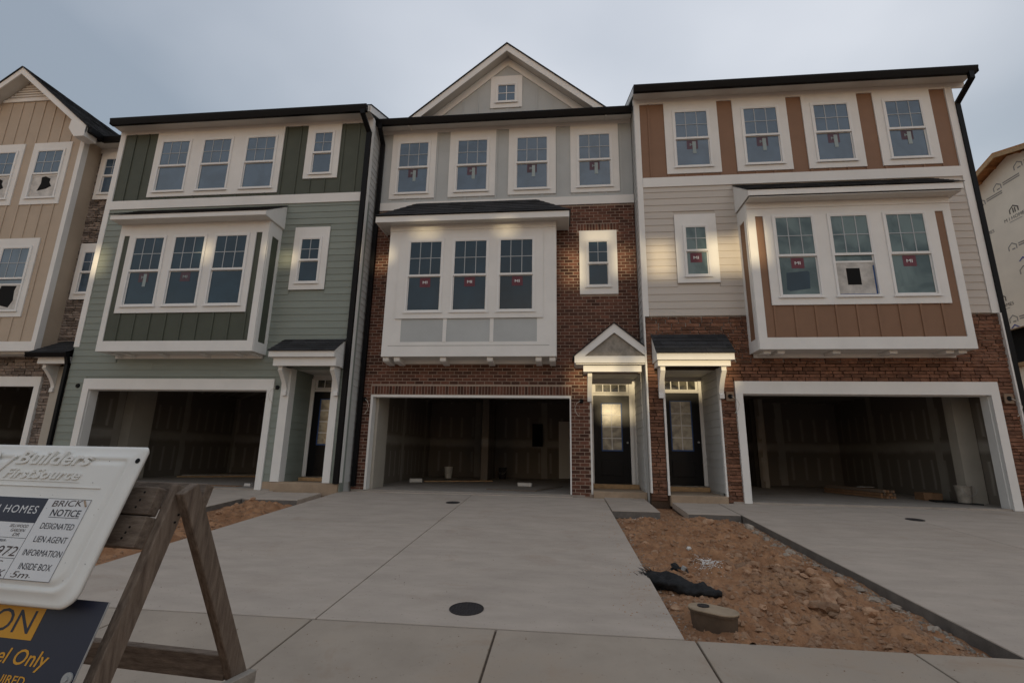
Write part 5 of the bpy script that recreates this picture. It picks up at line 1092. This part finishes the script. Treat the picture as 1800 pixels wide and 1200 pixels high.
# ================================================================== building leftovers on the garage floors
F = 0.032
def strip(name, label, cat, p, q, w_, h, m, z=F, group=None):
    p, q = Vector((*p, z+h/2)), Vector((*q, z+h/2)); o = MB().beam(p, q, w_, h).build(name, m, bevel=0.002); tag(o, label, cat, group); return o
strip('wood_strip', 'long thin wood strip across the brick garage floor, left piece', 'wood strip', (-1.85, 12.25), (-0.6, 12.0), .05, .018, 'old_wood')
strip('wood_strip', 'short wood strip angled into the brick garage from the right jamb', 'wood strip', (-0.6, 12.02), (0.0, 13.6), .05, .018, 'old_wood', F+.02)
strip('lumber_offcut', 'pale lumber offcut lying alone in the middle of the brick garage', 'offcut', (-1.2, 13.8), (-0.82, 13.75), .14, .09, 'lime')
strip('board', 'brown board lying left on the brick garage floor', 'board', (-4.1, 14.6), (-2.2, 15.6), .2, .03, 'fresh_wood')
strip('lumber_offcut', 'pale offcut lying by the left wall inside the brick garage', 'offcut', (-4.45, 14.3), (-4.1, 14.4), .16, .10, 'lime')
def bucket(x, y, m, label):
    b = thing('bucket', label, 'bucket', (x, y, F))
    mb = MB(); n = 20; prof = [(.115, 0), (.145, .36), (.155, .36), (.155, .375), (.138, .375), (.11, .02)]
    for rr_, h in prof: mb.v += [Vector((x+rr_*math.cos(2*math.pi*k/n), y+rr_*math.sin(2*math.pi*k/n), F+h)) for k in range(n)]
    for j in range(len(prof)-1):
        for k in range(n): mb.f.append((j*n+k, j*n+(k+1) % n, (j+1)*n+(k+1) % n, (j+1)*n+k))
    mb.f.append(tuple(range(5*n, 6*n))); mb.f.append(tuple(reversed(range(n)))); mb.build('pail', m, b)
    MB().tube([(x+.15*math.cos(a), y-.15-.03*abs(math.cos(a)), F+.33-.16*math.sin(a)) for a in [math.pi*k/10 for k in range(11)]], .004, 5).build('bail', 'metal', b)
bucket(-3.9, 16.9, 'plastic_white', 'white bucket standing deep in the brick garage')
bucket(-2.05, 17.2, 'iron', 'dark bucket by the back wall of the brick garage')
bucket(8.62, 11.75, 'weathered_block', 'grey bucket standing on the black mat in the right-hand garage')
lb = thing('lumber_bundle', 'strapped bundle of wood trim on the right-hand garage floor', 'lumber', (7.6, 13.0, F))
q = random.Random(2)
for i in range(5):
    for j in range(3):
        a = q.uniform(-.05, .05); P0 = Vector((7.62+i*.062-.12, 12.6+a, F+.035+j*.065)); P1 = Vector((7.20+i*.062-.12, 14.3+a, F+.035+j*.065))
        MB().beam(P0, P1, .055, .055).build('stick', ('cardboard', 'cardboard', 'old_wood')[(i+j) % 3], lb)
t = MB(); t.box(7.28, 7.68, 13.2, 13.24, F+.225, F+.23); t.build('strap', 'lime', lb)
mt = MB().add([(8.2, 12.0, F), (8.75, 11.45, F), (8.74, 12.3, F), (8.3, 12.35, F), (8.2, 12.0, F+.02), (8.75, 11.45, F+.03), (8.74, 12.3, F+.02), (8.3, 12.35, F+.03)], [(0,3,2,1), (4,5,6,7), (0,1,5,4), (1,2,6,5), (2,3,7,6), (3,0,4,7)]).build('black_mat', 'black_fabric'); tag(mt, 'crumpled black mat by the right jamb of the right-hand garage', 'mat')
cb = thing('cardboard_box', 'low open cardboard box behind the mat in the right-hand garage', 'box', (8.5, 12.6, F)); t = MB(); panels(t, 8.28, 8.68, F, F+.16, [], 12.45, 12.46); t.box(8.28, 8.68, 12.75, 12.76, F, F+.16); t.box(8.28, 8.29, 12.46, 12.75, F, F+.16); t.box(8.67, 8.68, 12.46, 12.75, F, F+.16); t.box(8.29, 8.67, 12.46, 12.75, F, F+.01); t.build('carton', 'cardboard', cb)
strip('cardboard_strip', 'long torn cardboard strip along the threshold of the green house garage', 'cardboard', (-9.2, 11.33), (-7.6, 11.16), .22, .012, 'cardboard')
strip('lumber_offcut', 'white offcut at the right end of the green house garage threshold', 'offcut', (-7.62, 11.4), (-7.45, 11.38), .08, .06, 'lime')
strip('board', 'upper of two long boards on the green house garage floor', 'board', (-11.6, 14.2), (-9.3, 15.6), .14, .03, 'weathered_block', F+.03)
strip('board', 'lower of two long boards on the green house garage floor', 'board', (-11.5, 13.9), (-9.0, 15.3), .14, .03, 'fresh_wood')
